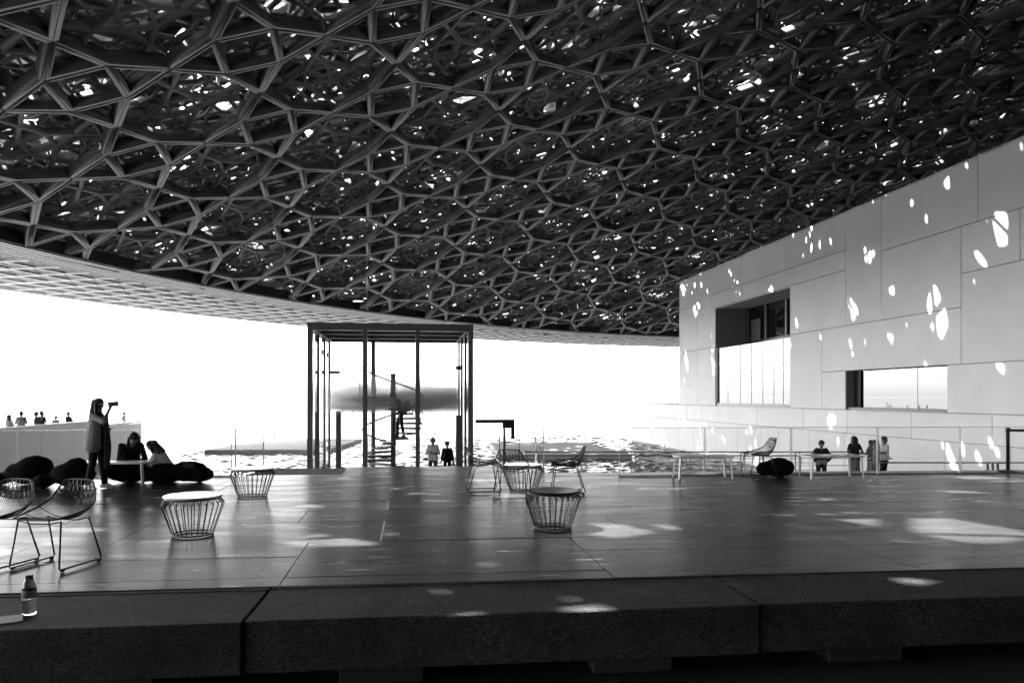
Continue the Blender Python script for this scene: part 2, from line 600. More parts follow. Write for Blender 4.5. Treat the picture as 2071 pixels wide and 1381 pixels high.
# small window
w2 = wbox('ribbon_window', 22.45, 22.47, 27.92, 35.06, 0.9, 2.82, M_mirror)
wbox('window_frame', 22.40, 22.60, 34.55, 35.08, 0.87, 2.83, M_black)
wbox('pane_joint', 22.435, 22.448, 30.355, 30.37, 0.99, 2.82, M_edge)
wbox('sill', 22.05, 22.6, 27.9, 35.08, 0.863, 0.99, M_black)
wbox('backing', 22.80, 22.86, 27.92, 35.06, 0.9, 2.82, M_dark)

# quay wall below it
qw = empty('quay_wall', (XW, 40, ZW), 0, 'low white panelled quay wall running along the water under the museum', 'wall')
QO = (XW, 40, ZW)
bm = bmesh.new()
box(bm, 0.0, 100, 0 - 48, 72.0 - 40, -1.2, 0.84 - ZW)
finish('wall', bm, M_core, qw)
R1 = [72.03, 68.58, 65.78, 62.71, 59.98, 56.81, 53.99, 50.96, 48.19, 44.82, 39.22, 34.95, 30.11, 25.5, 20.6, 15.5, 10, 4, -8]
R2 = [72.03, 70.45, 67.35, 64.52, 61.42, 58.6, 55.52, 52.82, 49.68, 47.69, 44.31, 42.01, 38.61, 35.22, 31.79, 28.06, 24.61, 20.2, 15, 9, 3, -8]
for rows, z0, z1 in ((R1, -0.32, 0.845), (R2, -3.6, -0.32)):
    for b, a in zip(rows, rows[1:]):
        boxo('wall_panel', -0.055, -0.004, a - 40 + 0.014, b - 40 - 0.014, z0 + 0.014 - ZW, z1 - 0.012 - ZW, M_wall, qw, bevel=0.003)
boxo('ledge', -0.055, 100, -48, 72.03 - 40, 0.843 - ZW, 0.862 - ZW, M_wall, qw)

# museum block behind the viewer (closes the square, keeps the rear light low)
bm = bmesh.new()
box(bm, -30, 128, -24, -14.2, -2.5, 10.5)
box(bm, 38, 122, 58.7, 90, -2.5, 10.6)  # unseen block beyond the wall, added to keep light off the dome's right side
o = finish('unseen_gallery_blocks', bm, M_core)
tag(o, kind='structure')

# ------------------------------------------------------------------ the dome
DC = (55.9, 17.7)
R_IN, R_OUT = 80.0, 93.3
Z_RIM = 9.21
RS1, RS2 = 215.0, 228.0
dome = empty('lattice_dome', (DC[0], DC[1], Z_RIM), 0,
             'vast dark dome of layered star-shaped metal lattice over the square', 'dome')

def z_layer(x, y, t):
    r2 = np.minimum(x * x + y * y, 95.0 ** 2)
    zi = 0.22 + np.sqrt(RS1 ** 2 - np.minimum(r2, (R_IN + 0.3) ** 2)) - math.sqrt(RS1 ** 2 - R_IN ** 2)
    zo = 0.6 + np.sqrt(RS2 ** 2 - r2) - math.sqrt(RS2 ** 2 - R_OUT ** 2)
    return zi + (zo - zi) * t

def offset_poly(P, d):
    """inset of a convex CCW polygon by d (outset when negative)"""
    n = len(P)
    out = []
    for i in range(n):
        p0, p1, p2 = np.array(P[i - 1]), np.array(P[i]), np.array(P[(i + 1) % n])
        e1 = (p1 - p0) / np.linalg.norm(p1 - p0)
        e2 = (p2 - p1) / np.linalg.norm(p2 - p1)
        n1 = np.array((-e1[1], e1[0]))
        n2 = np.array((-e2[1], e2[0]))
        bis = n1 + n2
        out.append(p1 + bis * (d / (1 + n1 @ n2)))
    return out

def star_template(p, w, groove, taper=1.0, gap=0.02):
    """half-bar strips of one four-pointed star (square with a triangle on each side), pitch p; list of 4 corners a,b (groove side), c,d (outer side) + top versions"""
    s = p / 2.7320508
    hs = s / 2
    T = p / 2
    sq = [(-hs, -hs), (hs, -hs), (hs, hs), (-hs, hs)]
    holes = [sq,
             [(hs, -hs), (T, 0), (hs, hs)], [(hs, hs), (0, T), (-hs, hs)],
             [(-hs, hs), (-T, 0), (-hs, -hs)], [(-hs, -hs), (0, -T), (hs, -hs)]]
    strips = []
    e = w / 2
    for H in holes:
        G, E = offset_poly(H, groove), offset_poly(H, e)
        E2 = offset_poly(H, e * taper)
        n = len(H)
        for i in range(n):
            j = (i + 1) % n
            strips.append((G[i], G[j], E[j], E[i], E2[j], E2[i]))
    for k in range(4):
        a = k * PI / 2
        c, sn = math.cos(a), math.sin(a)
        for sg in (1, -1):
            cor = np.array((hs, sg * hs))
            tip = np.array((T, 0.0))
            d = (tip - cor) / np.linalg.norm(tip - cor)
            nrm = np.array((-d[1], d[0])) * (1 if sg > 0 else -1)
            if nrm @ (cor) < 0:
                nrm = -nrm
            def cpt(q):
                diag = np.array((1, sg)) / math.sqrt(2)
                return cor + diag * (q / math.sin(R(75)))
            def tpt(q):
                base = cor + nrm * q
                t = (T - gap - base[0]) / d[0]
                return base + d * t
            pts = [cpt(groove), tpt(groove), tpt(e), cpt(e), tpt(e * taper), cpt(e * taper)]
            pts = [np.array((c * q[0] - sn * q[1], sn * q[0] + c * q[1])) for q in pts]
            strips.append(tuple(pts))
    return strips

def star_arrays(p, w, depth, groove, taper, gap):
    st = star_template(p, w, groove, taper, gap)
    P, top, Q = [], [], []
    for (a, b, c, d, c2, d2) in st:
        k = len(P)
        P += [a, b, c, d, a, b, c2, d2]
        top += [0, 0, 0, 0, 1, 1, 1, 1]
        Q += [(k, k + 1, k + 2, k + 3), (k + 7, k + 6, k + 5, k + 4), (k + 3, k + 2, k + 6, k + 7)]
        if groove > 0:
            Q += [(k + 1, k, k + 4, k + 5), (k + 2, k + 1, k + 5, k + 6)]
    return np.array(P), np.array(top, float) * depth, np.array(Q)

def lattice(pitch, w, depth, t, rot=0.0, org=(0, 0), groove=0.012, taper=1.0, gap=0.02, rmax=84.0, rmin=0.0, dz=0.0, aff=None):
    """returns list of (centre, V, Q) for every star of one layer; V relative to the dome axis at rim height"""
    P, top, Q = star_arrays(pitch, w, depth, groove, taper, gap)
    c, s = math.cos(rot), math.sin(rot)
    Pr = np.stack([P[:, 0] * c - P[:, 1] * s, P[:, 0] * s + P[:, 1] * c], 1)
    if aff is not None:
        Pr = Pr @ aff.T
    N = int(rmax / pitch) + 3
    out = []
    for i in range(-N, N + 1):
        for j in range(-N, N + 1):
            u, v = i * pitch, j * pitch
            cxy = np.array((u * c - v * s, u * s + v * c))
            if aff is not None:
                cxy = aff @ cxy
            cxy = cxy + np.array(org)
            r = math.hypot(*cxy)
            if r > rmax or r < rmin:
                continue
            x = Pr[:, 0] + cxy[0]
            y = Pr[:, 1] + cxy[1]
            z = z_layer(x, y, t) + dz
            nrm = np.array((cxy[0] / RS1, cxy[1] / RS1, 1.0))
            nrm /= np.linalg.norm(nrm)
            V = np.stack([x, y, z], 1) + top[:, None] * nrm[None, :]
            out.append((cxy, V, Q))
    return out

def joined(name, stars, m, parent=dome, kind='stuff'):
    Vs, Qs, k = [], [], 0
    for _, V, Q in stars:
        Vs.append(V)
        Qs.append(Q + k)
        k += len(V)
    me = mesh_np(name, np.concatenate(Vs), np.concatenate(Qs), m)
    o = link(bpy.data.objects.new(name, me), parent)
    if kind:
        o['kind'] = kind
    return o

PITCH = 6.0
AFF = np.array(((5.93 / 6, -0.41 / 6), (0.15 / 6, 6.65 / 6)))      # the star grid is a little longer away from the square
ORG = (-3.8 + 2.96 - DC[0], 37.4 + 0.07 - DC[1])
_i, _j = np.round(np.linalg.inv(AFF) @ np.array(ORG) / PITCH)
ORG = tuple(np.array(ORG) - AFF @ np.array((_i, _j)) * PITCH)
# innermost layer: one star = one frame; the largest in view are pieces of their own
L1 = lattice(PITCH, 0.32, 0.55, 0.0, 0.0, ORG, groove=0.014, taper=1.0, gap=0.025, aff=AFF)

def in_view(c, z):
    """how large a star shows from the square, 0 when outside the picture"""
    wx, wy, wz = c[0] + DC[0], c[1] + DC[1], z + Z_RIM - EYE
    fx = wx * math.sin(YAW) + wy * math.cos(YAW)
    rx = wx * math.cos(YAW) - wy * math.sin(YAW)
    if fx < 3:
        return 0.0
    u, v = rx / fx * 1500, wz / fx * 1500
    if abs(u) > 1035 + 130 or v > 801 + 200:
        return 0.0
    if wx > 25 and wy < 58 and v < 530:
        return 0.0
    return 1.0 / fx

sized = sorted(L1, key=lambda s: -in_view(s[0], float(z_layer(s[0][0], s[0][1], 0.0))))
nshow = [s for s in sized if in_view(s[0], float(z_layer(s[0][0], s[0][1], 0.0))) > 0][:290]
ids = {id(s) for s in nshow}
for s in nshow:
    c3 = np.array((s[0][0], s[0][1], float(z_layer(s[0][0], s[0][1], 0.0))))
    me = mesh_np('star_frame', s[1] - c3[None, :], s[2], M_star)
    o = link(bpy.data.objects.new('star_frame', me), dome)
    o.location = c3
joined('inner_lattice_remainder', [s for s in L1 if id(s) not in ids], M_star)
OX, OY = ORG
# (name, pitch, bar width, bar depth, height in the dome's thickness, turn, origin, follows the inner grid)
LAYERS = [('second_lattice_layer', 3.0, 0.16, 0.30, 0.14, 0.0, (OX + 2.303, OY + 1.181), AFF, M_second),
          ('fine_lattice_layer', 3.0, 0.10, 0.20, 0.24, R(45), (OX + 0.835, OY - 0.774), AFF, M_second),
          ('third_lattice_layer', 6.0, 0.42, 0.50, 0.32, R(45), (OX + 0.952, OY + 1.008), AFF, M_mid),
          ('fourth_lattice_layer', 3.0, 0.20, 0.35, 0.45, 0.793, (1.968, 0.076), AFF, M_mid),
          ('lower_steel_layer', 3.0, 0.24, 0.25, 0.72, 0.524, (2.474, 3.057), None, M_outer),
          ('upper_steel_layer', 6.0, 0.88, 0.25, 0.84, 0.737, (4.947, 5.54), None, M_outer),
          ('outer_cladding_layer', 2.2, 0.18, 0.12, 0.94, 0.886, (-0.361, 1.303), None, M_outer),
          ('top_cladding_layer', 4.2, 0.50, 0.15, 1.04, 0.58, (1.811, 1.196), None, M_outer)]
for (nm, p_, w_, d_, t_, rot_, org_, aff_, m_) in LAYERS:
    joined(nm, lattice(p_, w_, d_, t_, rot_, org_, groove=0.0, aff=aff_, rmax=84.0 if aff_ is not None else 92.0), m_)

def seen_star(st_):
    return in_view(st_[0], float(z_layer(st_[0][0], st_[0][1], 0.2))) > 1 / 75
joined('small_star_layer', [q for q in lattice(2.0, 0.085, 0.16, 0.19, R(8), (OX + 0.4, OY + 0.7), groove=0.0, aff=AFF) if seen_star(q)], M_second)

# rim: stepped trim and the panelled soffit
def ring_arc(bm, r0, r1, z0, z1, a0, a1, n):
    prev = None
    for i in range(n + 1):
        a = a0 + (a1 - a0) * i / n
        c, s = math.cos(a), math.sin(a)
        cur = [bm.verts.new((r * c, r * s, z)) for r, z in ((r0, z0), (r1, z0), (r1, z1), (r0, z1))]
        if prev:
            for k in range(4):
                bm.faces.new((prev[k], prev[(k + 1) % 4], cur[(k + 1) % 4], cur[k]))
        prev = cur

for k in range(5):
    bm = bmesh.new()
    ring_arc(bm, R_IN + k * 0.34, R_IN + k * 0.34 + 0.27, 0.16 - k * 0.04, 0.40, 0, 2 * PI, 300)
    finish('trim_ring', bm, M_soffit, dome)
bm = bmesh.new()
ring_arc(bm, R_IN - 0.12, R_IN - 0.03, 0.30, 1.0, 0, 2 * PI, 300)
finish('rim_shadow_band', bm, M_black, dome)  # black band standing in for the dark shadow above the trim
bm = bmesh.new()
ring_arc(bm, R_OUT - 0.10, R_OUT + 0.12, -0.12, 1.1, 0, 2 * PI, 300)
finish('outer_rim_band', bm, M_soffit, dome)

bm = bmesh.new()
ring_arc(bm, R_IN + 1.8, R_OUT - 0.3, 0.75, 0.80, 0, 2 * PI, 240)
finish('soffit_light_block', bm, M_mid, dome)  # dark backing added over the slits to block light from above
NCOL, NROW = 240, 6
RS0 = R_IN + 1.72
dr = (R_OUT - 0.1 - RS0) / NROW
da = 2 * PI / NCOL
def panel_bm(ri, detail):
    bm = bmesh.new()
    r0, r1 = RS0 + ri * dr, RS0 + (ri + 1) * dr
    def pt(u, v, z):
        r = r0 + (r1 - r0) * u
        a = (v - 0.5) * da
        return (r * math.cos(a), r * math.sin(a), z)
    def slab(u0, u1, v0, v1, z0, z1):
        vs = [bm.verts.new(pt(u, v, z)) for z in (z0, z1) for u, v in ((u0, v0), (u1, v0), (u1, v1), (u0, v1))]
        for f in ((3, 2, 1, 0), (4, 5, 6, 7), (0, 1, 5, 4), (1, 2, 6, 5), (2, 3, 7, 6), (3, 0, 4, 7)):
            bm.faces.new([vs[i] for i in f])
    w = 0.06
    slab(0, w, 0, 1, -0.05, 0.16)
    slab(1 - w, 1, 0, 1, -0.05, 0.16)
    slab(w, 1 - w, 0, w, -0.05, 0.16)
    slab(w, 1 - w, 1 - w, 1, -0.05, 0.16)
    # wedge-shaped slats with triangular slits between them
    n = 4
    for i in range(n):
        u0 = w + (1 - 2 * w) * i / n
        du = (1 - 2 * w) / n
        for (v0, v1, f0, f1) in ((w, 0.5, 0.92, 0.52), (0.5, 1 - w, 0.92, 0.52)):
            if i % 2:
                f0, f1 = f1, f0
            q = [(u0, v0 + 0.005), (u0, v1 - 0.005), (u0 + du * f1, v1 - 0.005), (u0 + du * f0, v0 + 0.005)]
            vs = [bm.verts.new(pt(a, b, 0.08)) for a, b in q] + [bm.verts.new(pt(a, b, 0.14)) for a, b in q]
            for f in ((3, 2, 1, 0), (4, 5, 6, 7), (0, 1, 5, 4), (1, 2, 6, 5), (2, 3, 7, 6), (3, 0, 4, 7)):
                bm.faces.new([vs[x] for x in f]).material_index = 1
    return bm
pm = []
for ri in range(NROW):
    bm = panel_bm(ri, True)
    me = bpy.data.meshes.new('soffit_panel')
    bm.to_mesh(me)
    bm.free()
    me.materials.append(M_soffit)
    me.materials.append(M_slat)
    pm.append(me)
restV, restQ, restk = [], [], 0
pv = []
for me in pm:
    v = np.empty(len(me.vertices) * 3, dtype=np.float32)
    me.vertices.foreach_get('co', v)
    q = np.empty(len(me.loops), dtype=np.int32)
    me.loops.foreach_get('vertex_index', q)
    pv.append((v.reshape(-1, 3), q.reshape(-1, 4)))
for ci in range(NCOL):
    a = (ci + 0.5) * da
    rm = 0.5 * (R_IN + R_OUT)
    wx, wy = DC[0] + rm * math.cos(a), DC[1] + rm * math.sin(a)
    fx = wx * math.sin(YAW) + wy * math.cos(YAW)
    rx = wx * math.cos(YAW) - wy * math.sin(YAW)
    seen = fx > 20 and -1250 < rx / fx * 1500 < 420
    for ri in range(NROW):
        if seen:
            o = link(bpy.data.objects.new('soffit_panel', pm[ri]), dome)
            o.rotation_euler = (0, 0, a)
        else:
            v, q = pv[ri]
            c, sn = math.cos(a), math.sin(a)
            restV.append(np.stack([v[:, 0] * c - v[:, 1] * sn, v[:, 0] * sn + v[:, 1] * c, v[:, 2]], 1))
            restQ.append(q + restk)
            restk += len(v)
me = mesh_np('soffit_panels_remainder', np.concatenate(restV), np.concatenate(restQ), M_soffit)
tag(link(bpy.data.objects.new('soffit_panels_remainder', me), dome), kind='stuff')

# ------------------------------------------------------------------ glass cage with the spiral stair and the cloud
CX0, CX1, CY0, CY1 = -3.30, 2.07, 24.55, 30.20
CZ0, CZ1 = -1.75, 3.93
cage = empty('glass_cage', ((CX0 + CX1) / 2, (CY0 + CY1) / 2, CZ0), 0, 'dark steel framed glass pavilion standing at the water with a cloud inside', 'pavilion')
CO = Vector(((CX0 + CX1) / 2, (CY0 + CY1) / 2, CZ0))
def cbox(name, x0, x1, y0, y1, z0, z1, m, parent=cage, bevel=0.006):
    return boxo(name, x0 - CO.x, x1 - CO.x, y0 - CO.y, y1 - CO.y, z0 - CO.z, z1 - CO.z, m, parent, bevel)
PW, PD = 0.19, 0.30
px_ = [CX0, -1.54, 0.165, CX1 - 0.17]
for i, x in enumerate(px_):
    w = 0.17 if i in (0, 3) else 0.15
    cbox('post', x, x + w, CY0, CY0 + 0.24, CZ0, CZ1 - 0.24, M_steel)
for x, w in ((CX0, 0.16), (-1.55, 0.16), (CX1 - 0.16, 0.16)):
    cbox('post', x, x + w, CY1 - 0.18, CY1, CZ0, CZ1 - 0.24, M_steel)
for yy in (26.45, 28.35):
    for x, w in ((CX0 + 0.01, 0.15), (CX1 - 0.16, 0.15)):
        cbox('post', x, x + w, yy, yy + 0.16, CZ0, CZ1 - 0.24, M_steel)
cbox('roof_beam', CX0, CX1, CY0, CY0 + 0.28, CZ1 - 0.238, CZ1, M_steel)
cbox('roof_beam', CX0, CX1, CY1 - 0.26, CY1, CZ1 - 0.238, CZ1, M_steel)
cbox('roof_beam', CX0, CX0 + 0.24, CY0 + 0.284, CY1 - 0.264, CZ1 - 0.238, CZ1, M_steel)
cbox('roof_beam', CX1 - 0.24, CX1, CY0 + 0.284, CY1 - 0.264, CZ1 - 0.238, CZ1, M_steel)
for yy in (26.45, 28.35):
    cbox('roof_joist', CX0 + 0.245, CX1 - 0.245, yy, yy + 0.16, CZ1 - 0.22, CZ1 - 0.02, M_steel)
cbox('roof_pane', CX0 + 0.25, CX1 - 0.25, CY0 + 0.3, CY1 - 0.28, CZ1 - 0.012, CZ1 + 0.006, M_glass, bevel=0)
fx = [(CX0 + 0.175, -1.545), (-1.385, 0.16), (0.32, CX1 - 0.175)]
for a, b in fx:
    for z0, z1 in ((CZ0 + 0.02, 0.12), (0.135, 2.50), (2.515, CZ1 - 0.25)):
        cbox('glass_pane', a + 0.004, b - 0.004, CY0 + 0.12, CY0 + 0.14, z0, z1, M_cageglass, bevel=0)
    for z in (-0.07, 0.127, 2.507):
        cbox('pane_joint', a, b, CY0 + 0.115, CY0 + 0.145, z - 0.006, z + 0.006, M_rail, bevel=0)
for x in (CX0 + 0.10, CX1 - 0.12):
    for a, b in ((CY0 + 0.285, 26.445), (26.615, 28.345), (28.515, CY1 - 0.185)):
        cbox('glass_pane', x, x + 0.02, a, b, CZ0 + 0.02, CZ1 - 0.25, M_cageglass, bevel=0)
cbox('lamp_bracket', CX0 + 0.22, CX0 + 0.60, 29.3, 29.5, 2.42, 2.53, M_black)
cbox('lamp_bracket', CX1 - 0.46, CX1 - 0.22, 26.6, 26.8, 2.50, 2.64, M_black)
for x, yy, zz in ((CX0 + 0.22, 26.45, 3.0), (CX0 + 0.22, 28.2, 3.0), (CX1 - 0.27, 28.2, 3.0)):
    cbox('sensor_box', x, x + 0.07, yy, yy + 0.10, zz, zz + 0.16, M_black)

# cloud: a real flat bank of mist inside the cage
def cloud_mat():
    m = bpy.data.materials.new('mist')
    m.use_nodes = True
    nt = m.node_tree
    nt.nodes.clear()
    out = nt.nodes.new('ShaderNodeOutputMaterial')
    pv_ = nt.nodes.new('ShaderNodeVolumePrincipled')
    pv_.inputs['Color'].default_value = (0.7, 0.7, 0.7, 1)
    tc = nt.nodes.new('ShaderNodeNewGeometry')
    mp = nt.nodes.new('ShaderNodeMapping')
    mp.inputs['Scale'].default_value = (0.30, 0.35, 1.6)
    n = nt.nodes.new('ShaderNodeTexNoise')
    n.inputs['Scale'].default_value = 2.0
    n.inputs['Detail'].default_value = 4
    sep = nt.nodes.new('ShaderNodeSeparateXYZ')
    # height profile: sharp underside, soft top
    lo = nt.nodes.new('ShaderNodeMapRange')
    lo.interpolation_type = 'SMOOTHSTEP'
    lo.inputs['From Min'].default_value = 0.86
    lo.inputs['From Max'].default_value = 1.18
    hi = nt.nodes.new('ShaderNodeMapRange')
    hi.interpolation_type = 'SMOOTHSTEP'
    hi.inputs['From Min'].default_value = 1.15
    hi.inputs['From Max'].default_value = 2.42
    hi.inputs['To Min'].default_value = 1.0
    hi.inputs['To Max'].default_value = 0.0
    nr = nt.nodes.new('ShaderNodeMapRange')
    nr.inputs['From Min'].default_value = 0.36
    nr.inputs['From Max'].default_value = 0.66
    nr.inputs['To Min'].default_value = 0.35
    nr.inputs['To Max'].default_value = 1.0
    # fade towards the panes
    xe = nt.nodes.new('ShaderNodeMath'); xe.operation = 'SUBTRACT'; xe.inputs[1].default_value = 1.2
    xa = nt.nodes.new('ShaderNodeMath'); xa.operation = 'ABSOLUTE'
    xf = nt.nodes.new('ShaderNodeMapRange'); xf.interpolation_type = 'SMOOTHSTEP'
    xf.inputs['From Min'].default_value = 2.6
    xf.inputs['From Max'].default_value = 4.8
    xf.inputs['To Min'].default_value = 1.0
    xf.inputs['To Max'].default_value = 0.4
    def mul(a, b):
        q = nt.nodes.new('ShaderNodeMath')
        q.operation = 'MULTIPLY'
        nt.links.new(a, q.inputs[0])
        if isinstance(b, float):
            q.inputs[1].default_value = b
        else:
            nt.links.new(b, q.inputs[1])
        return q.outputs[0]
    L = nt.links.new
    L(tc.outputs['Position'], mp.inputs[0]); L(mp.outputs[0], n.inputs['Vector']); L(n.outputs[0], nr.inputs[0])
    L(tc.outputs['Position'], sep.inputs[0]); L(sep.outputs[2], lo.inputs[0]); L(sep.outputs[2], hi.inputs[0])
    L(sep.outputs[0], xe.inputs[0]); L(xe.outputs[0], xa.inputs[0]); L(xa.outputs[0], xf.inputs[0])
    d = mul(mul(mul(lo.outputs[0], hi.outputs[0]), nr.outputs[0]), xf.outputs[0])
    L(mul(d, 2.6), pv_.inputs['Density'])
    L(pv_.outputs[0], out.inputs['Volume'])
    return m
o = boxo('mist_bank', CX0 + 0.26, CX1 - 0.26, CY0 + 2.0, CY1 - 0.30, 0.85, 2.45, cloud_mat())
tag(o, 'flat grey bank of mist hanging inside the glass pavilion', 'cloud', kind='stuff')

# jambs and the entrance beam beside the cage
JL = ['short dark pillar inside the glass pavilion by its left posts', 'short dark pillar inside the glass pavilion by its right posts']
for (x, y, zt), lab in zip(((-2.75, 29.2, 0.98), (1.72, 26.9, 0.86)), JL):
    r_ = empty('door_pillar', (x, y, -1.75), 0, lab, 'pillar', 'pavilion door pillars')
    boxo('shaft', -0.09, 0.11, -0.09, 0.09, 0.012, zt + 1.75 - 0.02, M_steel, r_, bevel=0.006)
    boxo('base_plate', -0.14, 0.16, -0.14, 0.14, 0.0, 0.012, M_black, r_)
    boxo('cap', -0.10, 0.12, -0.10, 0.10, zt + 1.75 - 0.02, zt + 1.75, M_black, r_)
gt = empty('entrance_gate', (2.9, 24.2, -1.75), 0, 'black overhead rail on a post with glass leaf, right of the pavilion', 'gate')
boxo('head_rail', -0.80, 0.50, -0.06, 0.06, 2.42, 2.54, M_black, gt, 0.005)
boxo('head_bracket', 0.38, 0.50, -0.05, 0.05, 1.90, 2.418, M_black, gt, 0.005)
boxo('closer', 0.10, 0.376, -0.055, 0.055, 2.25, 2.418, M_black, gt, 0.005)
boxo('post', 0.12, 0.20, -0.04, 0.04, 0, 2.245, M_steel, gt, 0.005)
boxo('glass_leaf', 0.23, 0.64, -0.012, 0.012, 0.1, 1.88, M_glass, gt)
boxo('leaf_stile', -0.02, 0.01, -0.02, 0.02, 0.0, 2.40, M_rail, gt)
boxo('leaf_edge', 0.642, 0.665, -0.02, 0.02, 0.0, 1.88, M_steel, gt)

# spiral stair
SX, SY = -0.63, 27.75
st = empty('spiral_staircase', (SX, SY, -1.75), 0, 'dark steel spiral staircase rising through the mist in the pavilion', 'staircase')
bm = bmesh.new()
lathe(bm, [(0.095, 0), (0.095, 4.06), (0.11, 4.06), (0.11, 4.14)], 18)
finish('column', bm, M_steel, st, True)
RISE = 2.39 / 14
def zs(phi):
    return 1.70 + (phi - 270) / 360 * 2.39
RO = 1.05
nst = 19
phi0 = 18
for i in range(nst):
    ph = phi0 + i * 360 / 14
    z = zs(ph + 13)
    a0, a1 = R(ph), R(ph + 28)
    bm = bmesh.new()
    pts = [(0.09 * math.cos(a0), 0.09 * math.sin(a0))]
    for k in range(5):
        a = a0 + (a1 - a0) * k / 4
        pts.append((RO * math.cos(a), RO * math.sin(a)))
    pts.append((0.09 * math.cos(a1), 0.09 * math.sin(a1)))
    prism(bm, pts, z - 0.08, z)
    t = finish('tread', bm, M_steel, st)
    am = R(ph + 26)
    bm = bmesh.new()
    bar(bm, (RO * math.cos(am), RO * math.sin(am), z), (RO * math.cos(am), RO * math.sin(am), z + RISE - 0.081), 0.02, 0.05)
    finish('tread_hanger', bm, M_steel, t)
phe = phi0 + nst * 360 / 14
zl_ = zs(phe)
bm = bmesh.new()
pts = [(0.09 * math.cos(R(phe)), 0.09 * math.sin(R(phe)))]
for k in range(9):
    a = R(phe + 95 * k / 8)
    pts.append((1.25 * math.cos(a), 1.25 * math.sin(a)))
pts.append((0.09 * math.cos(R(phe + 95)), 0.09 * math.sin(R(phe + 95))))
prism(bm, pts, zl_ - 0.04, zl_)
finish('landing', bm, M_steel, st)
bm = bmesh.new()
hp = [((RO + 0.06) * math.cos(R(p)), (RO + 0.06) * math.sin(R(p)), zs(p) + 0.95) for p in np.linspace(95, phe, 60)]
tube(bm, hp, 0.036, 6)
finish('handrail', bm, M_steel, st, True)
for p in np.linspace(95, phe, 60):
    bm = bmesh.new()
    c, s = (RO + 0.03) * math.cos(R(p)), (RO + 0.03) * math.sin(R(p))
    zt = zs(p) + 0.95 if p >= 60 else zs(60) + 0.95
    tube(bm, [(c, s, zs(p) - 0.05), (c, s, zt - 0.01)], 0.009, 5)
    finish('baluster', bm, M_rail, st)
bm = bmesh.new()
gp = [(1.24 * math.cos(R(phe + 95 * k / 8)), 1.24 * math.sin(R(phe + 95 * k / 8)), zl_ + 0.96) for k in range(9)]
tube(bm, gp, 0.014, 6)
finish('guard_rail', bm, M_steel, st)
for k in range(20):
    a = R(phe + 95 * k / 19)
    bm = bmesh.new()
    tube(bm, [(1.24 * math.cos(a), 1.24 * math.sin(a), zl_), (1.24 * math.cos(a), 1.24 * math.sin(a), zl_ + 0.95)], 0.006 if 0 < k < 19 else 0.014, 5)
    finish('baluster', bm, M_rail, st)

# ------------------------------------------------------------------ railings on the promenade
def railing(p0, p1, n, lab, slope_end=None):
    p0, p1 = Vector(p0), Vector(p1)
    root = empty('metal_railing', p0, 0, lab, 'railing', 'promenade railings')
    d = p1 - p0
    L = d.length
    root.rotation_euler = (0, 0, math.atan2(d.y, d.x))
    for z, hh in ((1.06, 0.045), (0.52, 0.02), (0.24, 0.02), (0.80, 0.02)):
        bm = bmesh.new()
        bar(bm, (0, 0, z), (L, 0, z), 0.045, hh)
        finish('rail', bm, M_rail, root)
    for i in range(n + 1):
        x = L * i / n
        for dx in (-0.08, 0.08):
            boxo('post', x + dx - 0.013, x + dx + 0.013, -0.035, 0.035, 0, 1.036, M_rail, root)
    if slope_end:
        for z, hh in ((1.06, 0.05), (0.24, 0.025)):
            bm = bmesh.new()
            bar(bm, (L, 0, z), (L + slope_end[0], slope_end[1], z - slope_end[2]), 0.045, hh)
            finish('sloping_rail', bm, M_rail, root)
    return root
# far and near edge of the jetty
railing((4.55, 29.55, -1.75), (17.6, 27.7, -1.75), 6, 'far metal railing of the promenade with double posts', (1.5, -0.2, 0.25))
railing((4.3, 27.7, -1.75), (15.3, 26.1, -1.75), 5, 'near metal railing of the promenade with double posts')
rr = empty('ramp_railing', (17.3, 20.2, -1.75), R(-7.8), 'row of slanting ramp railing posts at the foot of the wall, far right', 'railing')
for x in (0.0, 0.15, 0.3, 2.15, 2.36, 2.56, 2.8, 4.3):
    bm = bmesh.new()
    bar(bm, (x, 0, 0), (x - 0.06, 0, 1.27), 0.035, 0.06)
    finish('post', bm, M_rail, rr)
bm = bmesh.new()
bar(bm, (-3.5, 0, 1.30), (4.35, 0, 1.30), 0.05, 0.04)
finish('rail', bm, M_rail, rr)

# ------------------------------------------------------------------ glass balustrade panels on the platform edge
def glass_panel(p0, p1, h, lab, grp='glass balustrade panels'):
    p0, p1 = Vector((p0[0], p0[1], 0)), Vector((p1[0], p1[1], 0))
    d = p1 - p0
    L = d.length
    root = empty('glass_balustrade', p0, math.atan2(d.y, d.x), lab, 'balustrade', grp)
    boxo('pane', 0.012, L - 0.012, -0.008, 0.008, 0.02, h, M_glass, root)
    boxo('top_edge', 0.0, L, -0.011, 0.011, h + 0.0005, h + 0.010, M_edge, root)
    boxo('side_edge', 0.0, 0.011, -0.011, 0.011, 0.0, h, M_edge, root)
    boxo('side_edge', L - 0.011, L, -0.011, 0.011, 0.0, h, M_edge, root)
    boxo('base_shoe', 0.0, L, -0.02, 0.02, 0.001, 0.019, M_rail, root)
gx = [4.0, 5.71, 7.44, 9.20, 10.91, 12.65, 14.4]
gl_lab = ['leftmost glass balustrade panel of the right-hand row', 'glass balustrade panel in front of the wire chair at right', 'glass balustrade panel in front of the man with hands on hips',
          'glass balustrade panel in front of the family group', 'glass balustrade panel left of the black belt post', 'rightmost glass balustrade panel behind the black belt post']
for i in range(6):
    y = lambda x: 14.62 - 0.07 * x + 0.0
    glass_panel((gx[i] + 0.01, y(gx[i]) - 0.35), (gx[i + 1] - 0.01, y(gx[i + 1]) - 0.35), 0.93, gl_lab[i])
glass_panel((-9.25, 15.08), (-7.29, 15.03), 0.90, 'leftmost glass balustrade panel in front of the ramp wall')
